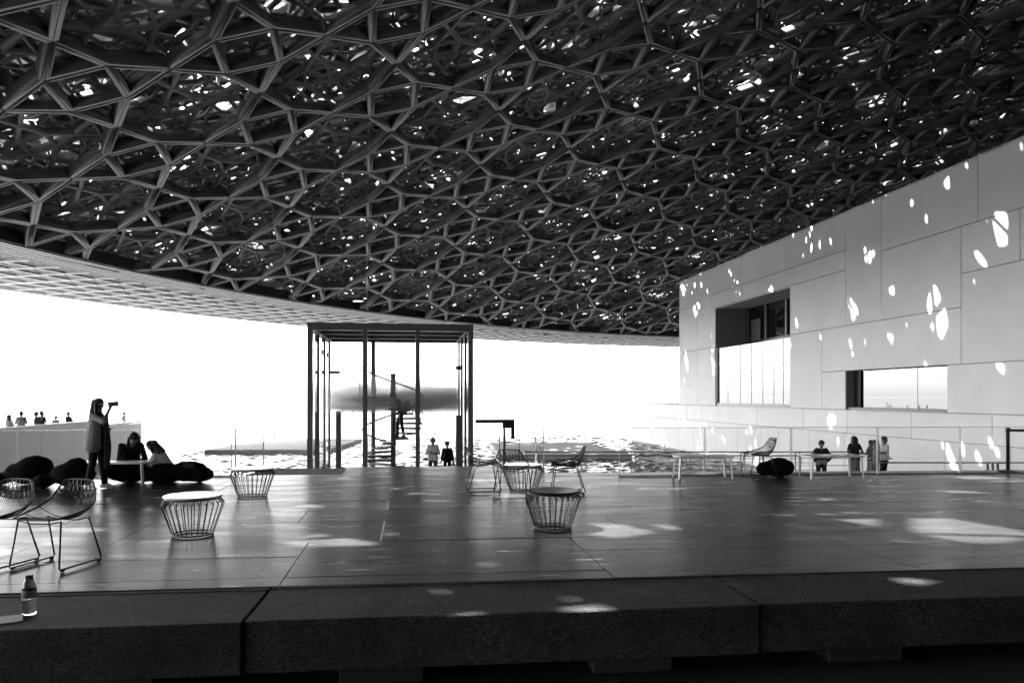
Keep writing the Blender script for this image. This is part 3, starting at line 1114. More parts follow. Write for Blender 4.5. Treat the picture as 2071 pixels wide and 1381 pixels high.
glass_panel((-7.25, 15.03), (-5.33, 14.98), 0.90, 'glass balustrade panel behind the standing woman')
glass_panel((-5.29, 14.98), (-3.42, 14.93), 0.90, 'glass balustrade panel behind the seated person in white')
glass_panel((-3.38, 15.05), (-3.16, 16.72), 0.92, 'glass side panel left of the pavilion entrance')
glass_panel((2.72, 15.05), (2.74, 16.20), 0.92, 'glass side panel behind the middle wire chairs')

# ------------------------------------------------------------------ floating slabs, ramp wall, poles in the sea
def slab(poly, lab):
    cx = sum(p[0] for p in poly) / len(poly)
    cy_ = sum(p[1] for p in poly) / len(poly)
    bm = bmesh.new()
    prism(bm, [(x - cx, y - cy_) for x, y in poly], -0.25, 0.34)
    bmesh.ops.bevel(bm, geom=list(bm.edges), offset=0.03, segments=1, affect='EDGES')
    o = finish('water_platform', bm, M_conc)
    o.location = (cx, cy_, ZW)
    tag(o, lab, 'platform', 'slabs lying in the water')
slab([(-15.5, 58.9), (-6.2, 57.8), (-4.6, 72.0), (-14.0, 72.6)], 'low concrete slab in the water left of the pavilion')
slab([(6.2, 51.6), (15.4, 50.4), (15.3, 64.0), (6.8, 64.4)], 'low concrete slab in the water right of the pavilion, spotted with sun')

rw = empty('ramp_wall', (-20.1, 46, ZW), 0, 'grey panelled ramp wall with white coping at far left', 'wall')
def rbox(name, x0, x1, y0, y1, z0, z1, m, b=0.004):
    return boxo(name, x0, x1, y0 - 46, y1 - 46, z0 - ZW, z1 - ZW, m, rw, b)
rbox('wall', -6.0, 0.0, 22, 59.1, -4.0, -0.52, M_core, 0)
rys = [59.2, 55.6, 51.9, 47.7, 43.8, 40.3, 36.5, 32, 27, 22]
for b, a in zip(rys, rys[1:]):
    rbox('wall_panel', 0.004, 0.055, a + 0.012, b - 0.012, -3.7, -0.462, M_wall)
    zt = -0.06 if b < 52.5 else -0.36
    rbox('parapet_panel', -0.14, 0.055, a + 0.9 + 0.012 if a > 23 else a, b + 0.9 - 0.012 if b < 59 else b, -0.445, zt, M_wall)
rbox('coping', -0.25, 0.075, 22, 52.75, -0.059, 0.0, M_white)
rbox('coping', -0.25, 0.075, 52.76, 59.2, -0.359, -0.31, M_white)
bm = bmesh.new()
prism(bm, [(-30, 22), (-20.4, 22), (-20.4, 59), (-30, 59)], -3.9, -1.15)
tag(finish('terrace', bm, M_prom), kind='structure')

poles = [(555, 60, 0), (577, 62, 0), (595, 64, 0), (612, 58, 1), (693, 70, 1), (713, 66, 1), (1144, 75, 0), (331, 90, 0), (980, 90, 1), (872, 80, 0)]
PL = ['tall thin pole in the water, leftmost of the four left of the pavilion', 'second thin pole in the water left of the pavilion', 'third thin pole in the water left of the pavilion',
      'thin pole in the water nearest the left posts of the pavilion', 'pale pole seen through the left bay of the pavilion', 'pale pole in the left bay of the pavilion, beside the next post',
      'single dark pole in the water between the pavilion and the museum', 'faint pole in the water above the ramp wall end', 'faint pale pole just right of the pavilion', 'pale pole seen through the right bay of the pavilion']
def at(px, Z):
    a = (px - 1035.5) / 1500 * Z
    return (a * math.cos(YAW) + Z * math.sin(YAW), -a * math.sin(YAW) + Z * math.cos(YAW))
for (px, Z, w), lab in zip(poles, PL):
    x, y = at(px, Z * 1.25)
    bm = bmesh.new()
    tube(bm, [(0, 0, -0.6), (0, 0, 3.3), (0, 0, 3.42)], [0.07, 0.06, 0.03], 8)
    o = finish('mooring_pole', bm, M_buoy if w else M_conc, None, True)
    o.location = (x, y, ZW)
    tag(o, lab, 'pole', 'poles standing in the sea')
fb = empty('floating_boom', (0, 215, ZW), 0, 'thin line of floats strung across the sea near the horizon', 'boom')
for i in range(26):
    x0 = -78 + i * 6.0
    bm = bmesh.new()
    tube(bm, [(x0, (i % 3) * 0.4, 0.02), (x0 + 0.3, (i % 3) * 0.4, 0.05), (x0 + 5.4, (i % 3) * 0.4, 0.05), (x0 + 5.7, (i % 3) * 0.4, 0.02)], [0.03, 0.09, 0.09, 0.03], 6)
    finish('float', bm, M_conc, fb)

# far low building on the water, left of the pavilion
fbld = empty('far_pump_house', (-43.5, 198, ZW), 0, 'tiny pale building far out on the water, left of the pavilion', 'building')
boxo('wall', -1.9, 0.6, -1, 1, -0.5, 1.35, M_white, fbld)
bm = bmesh.new()
prism(bm, [(0.62, -0.8), (2.0, -0.8), (2.0, 0.8), (0.62, 0.8)], -0.5, 0.7)
finish('ramp', bm, M_white, fbld)

# gull over the water
gb = empty('gull', (11.0, 60.0, 6.6), R(40), 'tiny dark gull flying just left of the museum corner', 'bird')
bm = bmesh.new()
tube(bm, [(-0.26, 0, 0), (-0.12, 0, 0.0), (0.05, 0, 0.01), (0.2, 0, 0.03), (0.27, 0, 0.025)], [0.012, 0.05, 0.065, 0.035, 0.008], 8)
finish('body', bm, M_cdark, gb, True)
for s in (-1, 1):
    bm = bmesh.new()
    a = [(0.08, 0.04 * s, 0.02), (0.12, 0.30 * s, 0.12), (0.0, 0.58 * s, 0.06)]
    b = [(-0.06, 0.04 * s, 0.02), (-0.02, 0.30 * s, 0.12), (-0.05, 0.56 * s, 0.06)]
    va = [bm.verts.new(p) for p in a]; vb = [bm.verts.new(p) for p in b]
    vc = [bm.verts.new((p[0], p[1], p[2] - 0.012)) for p in a]; vd = [bm.verts.new((p[0], p[1], p[2] - 0.012)) for p in b]
    for i in range(2):
        bm.faces.new((va[i], va[i + 1], vb[i + 1], vb[i])); bm.faces.new((vd[i], vd[i + 1], vc[i + 1], vc[i]))
        bm.faces.new((vc[i], vc[i + 1], va[i + 1], va[i])); bm.faces.new((vb[i], vb[i + 1], vd[i + 1], vd[i]))
    finish('wing', bm, M_cdark, gb)

# ------------------------------------------------------------------ furniture
def make_chair():
    """wire chair, local +x is forward"""
    root = empty('wire_chair')
    C = [(0.27, 0.455), (0.14, 0.435), (0.0, 0.415), (-0.12, 0.41), (-0.19, 0.44), (-0.225, 0.50), (-0.245, 0.58), (-0.265, 0.665), (-0.285, 0.755)]
    E = [(0.27, 0.462), (0.16, 0.475), (0.05, 0.492), (-0.07, 0.515), (-0.15, 0.545), (-0.195, 0.58), (-0.225, 0.63), (-0.25, 0.68), (-0.275, 0.745)]
    W = [0.205, 0.235, 0.258, 0.265, 0.258, 0.24, 0.212, 0.188, 0.155]
    def S(u, v):
        k = min(int(v), 7); t = v - k
        def lp(A):
            return (A[k][0] + (A[k + 1][0] - A[k][0]) * t, A[k][1] + (A[k + 1][1] - A[k][1]) * t)
        c, e = lp(C), lp(E)
        w = W[k] + (W[k + 1] - W[k]) * t
        q = abs(u) ** 2.4
        return Vector((c[0] + (e[0] - c[0]) * q, u * w, c[1] + (e[1] - c[1]) * q))
    bm = bmesh.new()
    loop = [S(u, 0) for u in np.linspace(-1, 1, 7)] + [S(1, v) for v in np.linspace(0.5, 7.85, 16)] + [S(u, 8) for u in np.linspace(0.94, -0.94, 9)] + [S(-1, v) for v in np.linspace(7.85, 0.5, 16)]
    tube(bm, loop, 0.0085, 6, closed=True)
    finish('rim_wire', bm, M_black, root, True)
    bm = bmesh.new()
    for u in np.linspace(-0.96, 0.96, 27):
        tube(bm, [S(u, v) for v in np.linspace(0.0, 6.0, 14)], 0.0028, 4)
    for v in (1.5, 3.2):
        tube(bm, [S(u, v) for u in np.linspace(-1, 1, 9)], 0.004, 5)
    finish('seat_mesh', bm, M_black, root)
    bm = bmesh.new()
    for v in (6.0, 6.75):
        tube(bm, [S(u, v) for u in np.linspace(-1, 1, 9)], 0.0065, 5)
    n = 8
    for i in range(n):
        u0, u1 = -1 + 2 * i / n, -1 + 2 * (i + 1) / n
        tube(bm, [S(u0, 6.0), S(u1, 6.75)], 0.0045, 4)
        tube(bm, [S(u1, 6.0), S(u1, 6.75)], 0.0045, 4)
        tube(bm, [S(u0 * 0.98, 6.75), S((u0 + u1) / 2, 8)], 0.0045, 4)
        tube(bm, [S(u1 * 0.98, 6.75), S((u0 + u1) / 2, 8)], 0.0045, 4)
    finish('back_mesh', bm, M_black, root)
    for s in (-1, 1):
        bm = bmesh.new()
        tube(bm, [(0.20, 0.215 * s, 0.44), (0.262, 0.25 * s, 0.032), (0.25, 0.25 * s, 0.018), (-0.25, 0.25 * s, 0.018), (-0.262, 0.25 * s, 0.032), (-0.14, 0.215 * s, 0.425)], 0.0085, 6)
        lg = finish('sled_leg', bm, M_black, root, True)
        for x in (0.225, -0.225):
            boxo('glide', x - 0.018, x + 0.018, 0.25 * s - 0.008, 0.25 * s + 0.008, 0.0, 0.014, M_black, lg)
    bm = bmesh.new()
    for x, z in ((0.20, 0.435), (-0.14, 0.42)):
        tube(bm, [(x, -0.215, z), (x, -0.1, z - 0.025), (x, 0.1, z - 0.025), (x, 0.215, z)], 0.0055, 5)
    finish('cross_bar', bm, M_black, root)
    return root
chair = make_chair()
CH = [(-3.81, 7.42, R(-107), 'black wire chair cut by the left edge of the frame'),
      (-3.22, 7.32, R(-107), 'black wire chair at near left facing the viewer, beside the white-topped drum table'),
      (1.17, 12.05, R(2), 'black wire chair facing right, in front of the pavilion'),
      (1.55, 11.25, R(72), 'black wire chair seen from behind, drawn up to the middle drum table'),
      (2.52, 11.75, R(172), 'black wire chair facing left, right of the middle drum table'),
      (6.60, 13.40, R(176), 'black wire chair beside the round beanbag, between the two white tables')]
for i, (x, y, a, lab) in enumerate(CH):
    o = chair if i == 0 else copy_tree(chair)
    o.location = (x, y, 0.001)
    o.rotation_euler = (0, 0, a)
    tag(o, lab, 'chair', 'black wire chairs on the platform')

def make_drum(top_m):
    root = empty('drum_table')
    bm = bmesh.new()
    lathe(bm, [(0.02, 0.418), (0.302, 0.418), (0.312, 0.424), (0.312, 0.436), (0.305, 0.442), (0.02, 0.442)], 40)
    finish('table_top', bm, top_m, root)
    bm = bmesh.new()
    n = 26
    tube(bm, [(0.215 * math.cos(2 * PI * k / 32), 0.215 * math.sin(2 * PI * k / 32), 0.009) for k in range(32)], 0.009, 6, closed=True)
    finish('base_ring', bm, M_black, root, True)
    bm = bmesh.new()
    tube(bm, [(0.292 * math.cos(2 * PI * k / 32), 0.292 * math.sin(2 * PI * k / 32), 0.409) for k in range(32)], 0.009, 6, closed=True)
    finish('top_ring', bm, M_black, root, True)
    for k in range(n):
        a = 2 * PI * k / n
        da_ = 2 * PI / n
        bm = bmesh.new()
        P = lambda r, z, t: (r * math.cos(t), r * math.sin(t), z)
        tube(bm, [P(0.215, 0.012, a), P(0.330, 0.345, a)], 0.0058, 5)
        tube(bm, [P(0.330, 0.345, a), P(0.292, 0.405, a - da_ * 0.27)], 0.005, 5)
        tube(bm, [P(0.330, 0.345, a), P(0.292, 0.405, a + da_ * 0.27)], 0.005, 5)
        finish('wire', bm, M_black, root)
    return root
dw = make_drum(M_topw)
db = make_drum(M_topb)
for o, (x, y), a, lab in ((dw, (-2.42, 8.74), 0.1, 'near wire drum table with white top, left of centre'),
                          (db, (1.67, 8.63), 0.05, 'wire drum table with shiny black top, right of centre'),
                          (copy_tree(dw), (-2.43, 11.95), 0.3, 'farther wire drum table with white top, left of the pavilion'),
                          (copy_tree(dw), (1.82, 11.95), 0.2, 'wire drum table with white top among the middle wire chairs')):
    o.location = (x, y, 0.001)
    o.rotation_euler = (0, 0, a)
    tag(o, lab, 'table', 'wire drum tables')

def coffee_table(x, y, a, L, D, H, lab):
    root = empty('coffee_table', (x, y, 0.001), a, lab, 'table', 'low white coffee tables')
    boxo('table_top', -L / 2, L / 2, -D / 2, D / 2, H - 0.03, H, M_white, root, 0.004)
    for sx in (-1, 1):
        for sy in (-1, 1):
            bm = bmesh.new()
            bar(bm, (sx * (L / 2 - 0.05), sy * (D / 2 - 0.04), H - 0.031), (sx * (L / 2 - 0.02), sy * (D / 2 - 0.02), 0.0), 0.04, 0.03)
            finish('leg', bm, M_white, root)
    return root
coffee_table(5.48, 13.42, R(-3), 1.06, 0.42, 0.43, 'low white table left of the round beanbag and wire chair')
coffee_table(7.93, 13.16, R(-3), 1.06, 0.52, 0.43, 'low white table right of the round beanbag, in front of the people')
coffee_table(-5.20, 13.92, R(-5), 1.25, 0.45, 0.40, 'low white table between the seated people at left')
o = boxo('magazine', -0.14, 0.14, -0.10, 0.10, 0.0, 0.012, M_white, None)
o.location = (8.25, 13.12, 0.432)
tag(o, 'thin white magazine lying on the right-hand white table', 'magazine')

# belt post
bp = empty('belt_post', (12.15, 13.70, 0.001), 0, 'black crowd barrier post with belt at far right', 'barrier post')
bm = bmesh.new()
lathe(bm, [(0.19, 0.0), (0.19, 0.012), (0.16, 0.028), (0.05, 0.04), (0.034, 0.045)], 28)
finish('base', bm, M_black, bp, True)
bm = bmesh.new()
lathe(bm, [(0.034, 0.045), (0.034, 0.80), (0.042, 0.80), (0.042, 0.90), (0.036, 0.905)], 18)
finish('post', bm, M_black, bp, True)
bm = bmesh.new()
bar(bm, (0.043, 0, 0.85), (2.6, -0.4, 0.80), 0.006, 0.055)
finish('belt', bm, M_black, bp)

# ------------------------------------------------------------------ soft shapes: beanbags and people
def cap_arrays(p, q, r0, r1, V, F, seg=12):
    """one tapered capsule as a single closed shell"""
    p, q = np.array(p, float), np.array(q, float)
    d = q - p
    L = np.linalg.norm(d)
    t = d / L if L > 1e-5 else np.array((0, 0, 1.0))
    a = np.cross(t, (0, 0, 1.0))
    if np.linalg.norm(a) < 1e-3:
        a = np.cross(t, (1.0, 0, 0))
    a /= np.linalg.norm(a)
    b = np.cross(t, a)
    ang = np.arange(seg) * 2 * PI / seg
    circ = np.cos(ang)[:, None] * a + np.sin(ang)[:, None] * b
    k0 = sum(len(v) for v in V)
    rings = []
    for c, r, hs in ((p, r0, (-80, -50, -20)), (q, r1, (20, 50, 80))):
        for h in hs:
            rings.append(c + t * (r * math.sin(R(h))) + circ * (r * math.cos(R(h))))
    V.append(np.concatenate(rings))
    n = len(rings)
    for i in range(n - 1):
        for k in range(seg):
            F.append((k0 + i * seg + k, k0 + i * seg + (k + 1) % seg, k0 + (i + 1) * seg + (k + 1) % seg, k0 + (i + 1) * seg + k))
    F.append(tuple(k0 + k for k in reversed(range(seg))))
    F.append(tuple(k0 + (n - 1) * seg + k for k in range(seg)))

def ell_arrays(c, r, sc, V, F, seg=16, rn=9):
    k0 = sum(len(v) for v in V)
    rows = []
    for i in range(rn):
        h = R(-85 + 170 * i / (rn - 1))
        rows.append([(c[0] + r * sc[0] * math.cos(h) * math.cos(2 * PI * k / seg), c[1] + r * sc[1] * math.cos(h) * math.sin(2 * PI * k / seg), c[2] + r * sc[2] * math.sin(h)) for k in range(seg)])
    V.append(np.array(rows).reshape(-1, 3))
    for i in range(rn - 1):
        for k in range(seg):
            F.append((k0 + i * seg + k, k0 + i * seg + (k + 1) % seg, k0 + (i + 1) * seg + (k + 1) % seg, k0 + (i + 1) * seg + k))
    F.append(tuple(k0 + k for k in reversed(range(seg))))
    F.append(tuple(k0 + (rn - 1) * seg + k for k in range(seg)))

def blob(name, caps, voxel, m, parent, iters=3, ell=()):
    V, F = [], []
    for c in caps:
        cap_arrays(c[0], c[1], c[2], c[3] if len(c) > 3 else c[2], V, F)
    for (c, r, sc) in ell:
        ell_arrays(c, r, sc, V, F)
    me = bpy.data.meshes.new(name)
    me.from_pydata(np.concatenate(V).tolist(), [], F)
    me.materials.append(m)
    o = link(bpy.data.objects.new(name, me), parent)
    rm = o.modifiers.new('skin', 'REMESH')
    rm.mode = 'VOXEL'
    rm.voxel_size = voxel
    rm.use_smooth_shade = True
    sm = o.modifiers.new('soften', 'SMOOTH')
    sm.iterations = iters
    sm.factor = 0.5
    return o

def beanbag(loc, rz, lab, ell, caps=()):
    root = empty('beanbag', loc, rz, lab, 'beanbag', 'black beanbags')
    b = blob('bag', caps, 0.025, M_bag, root, 8, ell)
    tx = bpy.data.textures.new('folds', 'CLOUDS')
    tx.noise_scale = 0.25
    dm = b.modifiers.new('folds', 'DISPLACE')
    dm.texture = tx
    dm.strength = 0.05
    dm.mid_level = 0.5
    tx2 = bpy.data.textures.new('creases', 'CLOUDS')
    tx2.noise_scale = 0.07
    tx2.noise_basis = 'VORONOI_F2_F1'
    d2 = b.modifiers.new('creases', 'DISPLACE')
    d2.texture = tx2
    d2.strength = 0.012
    return root
beanbag((-6.72, 14.15, 0.0), 0, 'black beanbag at far left, slumped with a raised right side',
        [((0.05, 0, 0.20), 0.28, (1.5, 1.1, 0.72)), ((0.14, 0, 0.31), 0.24, (1.25, 1.0, 0.8)), ((-0.42, -0.05, 0.11), 0.18, (1.3, 1, 0.62))])
b2 = beanbag((-5.82, 13.62, 0.0), 0, 'black beanbag behind the standing woman',
        [((0.05, 0.1, 0.20), 0.30, (1.2, 1.1, 0.72)), ((0.10, 0.1, 0.33), 0.18, (1.1, 1.0, 0.9)), ((-0.36, -0.05, 0.11), 0.18, (1.0, 1, 0.65))])
beanbag((-5.05, 14.25, 0.0), 0, 'black beanbag under the seated long-haired woman',
        [((0.0, 0.0, 0.20), 0.34, (1.2, 1.1, 0.62)), ((-0.05, 0.1, 0.32), 0.22, (1.1, 1.0, 0.7))])
beanbag((-4.25, 14.15, 0.0), R(-6), 'wide low black beanbag under the seated person in white',
        [((-0.15, 0, 0.16), 0.32, (1.35, 1.1, 0.55)), ((0.28, 0, 0.19), 0.30, (1.1, 1.0, 0.62)), ((0.52, -0.05, 0.14), 0.22, (1.0, 1, 0.65))])
beanbag((7.03, 13.55, 0.0), R(-5), 'round black beanbag under the wire chair at right',
        [((0.06, 0, 0.175), 0.26, (1.12, 1.1, 0.70)), ((-0.22, 0.0, 0.15), 0.17, (1.0, 1, 0.85))])

DEF = dict(pel=(0, 0, .95), chest=(0, 0, 1.28), neck=(0, 0, 1.43), head=(0.015, 0, 1.575),
           shL=(0, .155, 1.375), shR=(0, -.155, 1.375), elL=(-.03, .225, 1.10), elR=(-.03, -.225, 1.10),
           haL=(.04, .25, .86), haR=(.04, -.25, .86), fiL=None, fiR=None,
           hipL=(0, .09, .92), hipR=(0, -.09, .92), knL=(.02, .10, .50), knR=(.02, -.10, .50),
           anL=(-.02, .10, .085), anR=(-.02, -.10, .085), toeL=None, toeR=None)

def person(lab, loc, rz, h=1.70, J=None, top=None, tw=0.0, sleeve='short', bottom=None, blen='long', hair=None, hlen=0.0, shoes=None, vox=0.02, extra=None, group=None, coat=None, bun=False):
    """one continuous body, clothes and hair as children; local +x is forward"""
    K = dict(DEF)
    K.update(J or {})
    K = {k: (Vector(v) if v is not None else None) for k, v in K.items()}
    s = h / 1.70
    root = empty('person', loc, rz, lab, 'person', group)
    root.scale = (s, s, s)
    up = (K['neck'] - K['pel']).normalized()
    side = (K['shL'] - K['shR']).normalized()
    fwd = side.cross(up).normalized() * (1 if True else -1)
    hd = K['head']
    hf = fwd if K.get('look') is None else K['look'].normalized()
    caps = []
    for sg in (1, -1):
        sd_ = side * (0.062 * sg)
        caps.append((K['pel'] + sd_ * 0.8, K['chest'] + sd_, .092, .10))
    caps += [(K['chest'], K['neck'], .10, .058), (K['neck'], hd, .052, .056)]
    hu = (hd - K['neck']).normalized()
    caps += [(hd - hu * .035 + hf * .015, hd + hu * .035 - hf * .012, .078, .094)]
    caps += [(hd - hu * .085 + hf * .045, hd - hu * .04 + hf * .03, .042, .06), (hd + hf * .088 - hu * .005, hd + hf * .104 - hu * .028, .014, .017)]
    for S_ in 'LR':
        caps += [(hd + side * (.092 if S_ == 'L' else -.092) - hu * .02, hd + side * (.096 if S_ == 'L' else -.096) + hu * .015, .016, .02)]
        caps += [(K['sh' + S_], K['el' + S_], .052, .041), (K['el' + S_], K['ha' + S_], .041, .028)]
        fd = K['fi' + S_]
        arm = (K['ha' + S_] - K['el' + S_]).normalized()
        fd = arm if fd is None else fd.normalized()
        ac = fd.cross(Vector((0, 0, 1)))
        if ac.length < .1:
            ac = Vector((0, 1, 0)).cross(fd)
        ac.normalize()
        pn = ac.cross(fd)
        w = K['ha' + S_]
        caps.append((w, w + fd * .07, .028, .034))
        for q, (o_, l_) in enumerate(((-.030, .062), (-.010, .074), (.010, .07), (.029, .055))):
            b0 = w + fd * .075 + ac * o_
            caps += [(b0, b0 + fd * l_ * .55 + ac * o_ * .15, .0105, .0098), (b0 + fd * l_ * .55 + ac * o_ * .15, b0 + fd * l_ + pn * .016 + ac * o_ * .2, .0098, .0085)]
        tside = -1 if S_ == 'L' else 1
        caps += [(w + fd * .02 + ac * .025 * tside, w + fd * .055 + ac * .052 * tside, .013, .011), (w + fd * .055 + ac * .052 * tside, w + fd * .085 + ac * .055 * tside + pn * .01, .011, .009)]
        caps += [(K['hip' + S_], K['kn' + S_], .088, .056), (K['kn' + S_], K['an' + S_], .056, .038)]
        td = K['toe' + S_]
        td = Vector((1, 0, -0.12)) if td is None else td
        td = td.normalized()
        an = K['an' + S_]
        caps += [(an - td * .035 + Vector((0, 0, -.045)), an + td * .15 + Vector((0, 0, -.045)), .036, .03)]
    body = blob('body', caps, vox * 0.8, M_skin, root, 2)
    if top:
        c = []
        for sg in (1, -1):
            c.append((K['pel'] + side * (.082 * sg) - up * (.03 + tw), K['pel'].lerp(K['chest'], .45) + side * (.062 * sg), .124 + tw * .35, .108 + tw * .35))
            c.append((K['pel'] + side * (.082 * sg) + up * .02, K['pel'] + side * (.082 * sg) - up * .03, .124, .124))
            c.append((K['pel'].lerp(K['chest'], .45) + side * (.062 * sg), K['chest'] + side * (.07 * sg), .108 + tw * .35, .112))
        c += [(K['shL'] - up * .01, K['neck'] - up * .055, .055, .062), (K['shR'] - up * .01, K['neck'] - up * .055, .055, .062), (K['chest'], K['neck'] - up * .05, .10, .066)]
        for S_ in 'LR':
            c.append((K['sh' + S_], K['el' + S_] if sleeve != 'cap' else K['sh' + S_].lerp(K['el' + S_], .5), .062, .054 if sleeve == 'long' else .060))
            if sleeve == 'long':
                c.append((K['el' + S_], K['el' + S_].lerp(K['ha' + S_], .92), .054, .040))
        blob('shirt', c, vox, top, root, 3)
    if coat:
        c = []
        for sg in (1, -1):
            c.append((K['pel'] + side * (.065 * sg) - up * .10 - fwd * .02, K['chest'] + side * (.085 * sg) - fwd * .015, .132, .142))
            c.append((K['sh' + ('L' if sg > 0 else 'R')], K['el' + ('L' if sg > 0 else 'R')], .066, .054))
            c.append((K['el' + ('L' if sg > 0 else 'R')], K['el' + ('L' if sg > 0 else 'R')].lerp(K['ha' + ('L' if sg > 0 else 'R')], .95), .054, .044))
        blob('jacket', c, vox, coat, root, 3)
    if bottom:
        c = [(K['hipL'], K['hipR'], .104, .104), (K['hipL'] + up * .04 - side * .02, K['hipR'] + up * .04 + side * .02, .096, .096)]
        if blen == 'skirt' or blen == 'dress':
            mid = (K['knL'] + K['knR']) / 2
            end = mid - up * (.12 if blen == 'skirt' else .34)
            c += [(K['hipL'], end + side * .14, .12, .075), (K['hipR'], end - side * .14, .12, .075), ((K['hipL'] + K['hipR']) / 2 + fwd * .03, end + fwd * .12, .12, .07), ((K['hipL'] + K['hipR']) / 2, end - fwd * .10, .12, .07)]
        else:
            for S_ in 'LR':
                c.append((K['hip' + S_], K['kn' + S_], .098, .072 if blen == 'long' else .095))
                if blen == 'long':
                    c.append((K['kn' + S_], K['kn' + S_].lerp(K['an' + S_], .93), .074, .06))
        blob('skirt' if blen in ('skirt', 'dress') else ('shorts' if blen == 'short' else 'trousers'), c, vox, bottom, root, 3)
    if hair:
        c = [(hd + hu * .035 - hf * .025, hd + hu * .05 + hf * .012, .098, .088), (hd - hu * .045 - hf * .045, hd + hu * .03 - hf * .04, .072, .092)]
        for sg in (1, -1):
            c.append((hd + side * (.06 * sg) + hu * .05 + hf * .03, hd + side * (.078 * sg) - hu * .005 - hf * .01, .04, .032))
        if hlen > 0:
            for sg in (1, 0, -1):
                c.append((hd - hf * .05 + side * (.055 * sg), hd - hf * .075 + side * (.075 * sg) - up * hlen, .06, .045))
            for sg in (1, -1):
                c.append((hd + hf * .0 + side * .085 * sg + hu * .03, hd + hf * .02 + side * (.10 * sg) - up * min(hlen, .22), .032, .03))
        if bun:
            c.append((hd - hf * .13 + hu * .02, hd - hf * .13 + hu * .02, .04, .04))
        blob('hair', c, vox * 0.8, hair, root, 2)
    if shoes:
        for S_ in 'LR':
            td = K['toe' + S_]
            td = Vector((1, 0, -0.12)) if td is None else td
            td = td.normalized()
            an = K['an' + S_]
            blob('shoe', [(an - td * .045 + Vector((0, 0, -.04)), an + td * .165 + Vector((0, 0, -.045)), .045, .038), (an, an + td * .09 + Vector((0, 0, -.03)), .05, .04)], vox * 0.8, shoes, root, 2)
    return root, K

# standing woman with a phone
wz = R(-4)
W, K = person('woman in loose pale shirt and scarf holding up a phone, standing at left', (-5.20, 13.22, 0.0), wz, 1.515,
    J=dict(pel=(-.02, 0, .95), chest=(0, 0, 1.28), neck=(0.01, 0, 1.43), head=(.03, 0, 1.575), look=(1, .05, .05),
           elR=(.23, -.22, 1.27), haR=(.29, -.14, 1.47), fiR=(.35, .1, .9), elL=(.06, .22, 1.12), haL=(.16, .10, 1.12),
           knL=(.06, .10, .50), knR=(-.02, -.10, .50), anL=(.10, .12, .085), anR=(-.10, -.12, .085), toeR=(1, -.35, -.1)),
    top=mat('pale_grey_shirt', 0.30, 0.85, 0.2, vary=0.12, vscale=14, bump=0.3, bscale=14, bdist=0.02), tw=.10, sleeve='short', bottom=M_cblack, hair=M_hair, hlen=.24, shoes=M_shoe, vox=.014)
bm = bmesh.new()
for s in (-1, 1):
    tube(bm, [(.135, .04 * s + .028 * math.cos(2 * PI * k / 12), 1.59 + .024 * math.sin(2 * PI * k / 12)) for k in range(12)], .005, 5, closed=True)
    tube(bm, [(.13, .07 * s, 1.595), (.02, .105 * s, 1.60)], .004, 5)
finish('spectacles', bm, M_edge, W)
bm = bmesh.new()
for (x, y, w) in ((.12, .10, .07), (.15, -.02, .06)):
    pts = [(x - .09, y * .6, 1.43), (x, y, 1.30), (x + .03, y, 1.05), (x + .05, y * 1.1, .80), (x + .04, y, .58), (x + .03, y, .40)]
    prev = None
    for i, p in enumerate(pts):
        w2 = w * (1 + .12 * math.sin(i * 2.1))
        q = [bm.verts.new((p[0] + dx, p[1] + dy, p[2])) for dx, dy in ((-.018, -w2), (.018, -w2), (.022, w2), (-.018, w2))]
        if prev:
            for k in range(4):
                bm.faces.new((prev[k], prev[(k + 1) % 4], q[(k + 1) % 4], q[k]))
        else:
            bm.faces.new(q)
        prev = q
    bm.faces.new(list(reversed(prev)))
finish('scarf', bm, mat('checked_scarf', 0.04, 0.9, 0.1, vary=0.8, vscale=45), W)
ph = boxo('phone', -.085, .085, -.005, .005, -.042, .042, mat('phone_case', 0.10, 0.3, 0.5), None, .003)
tag(ph, 'dark phone held up in the standing woman\'s raised hand', 'phone')
sS = 1.515 / 1.70
c, s_ = math.cos(wz), math.sin(wz)
lp = Vector((.36, -.11, 1.595)) * sS
ph.location = (-5.20 + lp.x * c - lp.y * s_, 13.22 + lp.x * s_ + lp.y * c, lp.z)
ph.rotation_euler = (0, R(-4), wz + R(8))

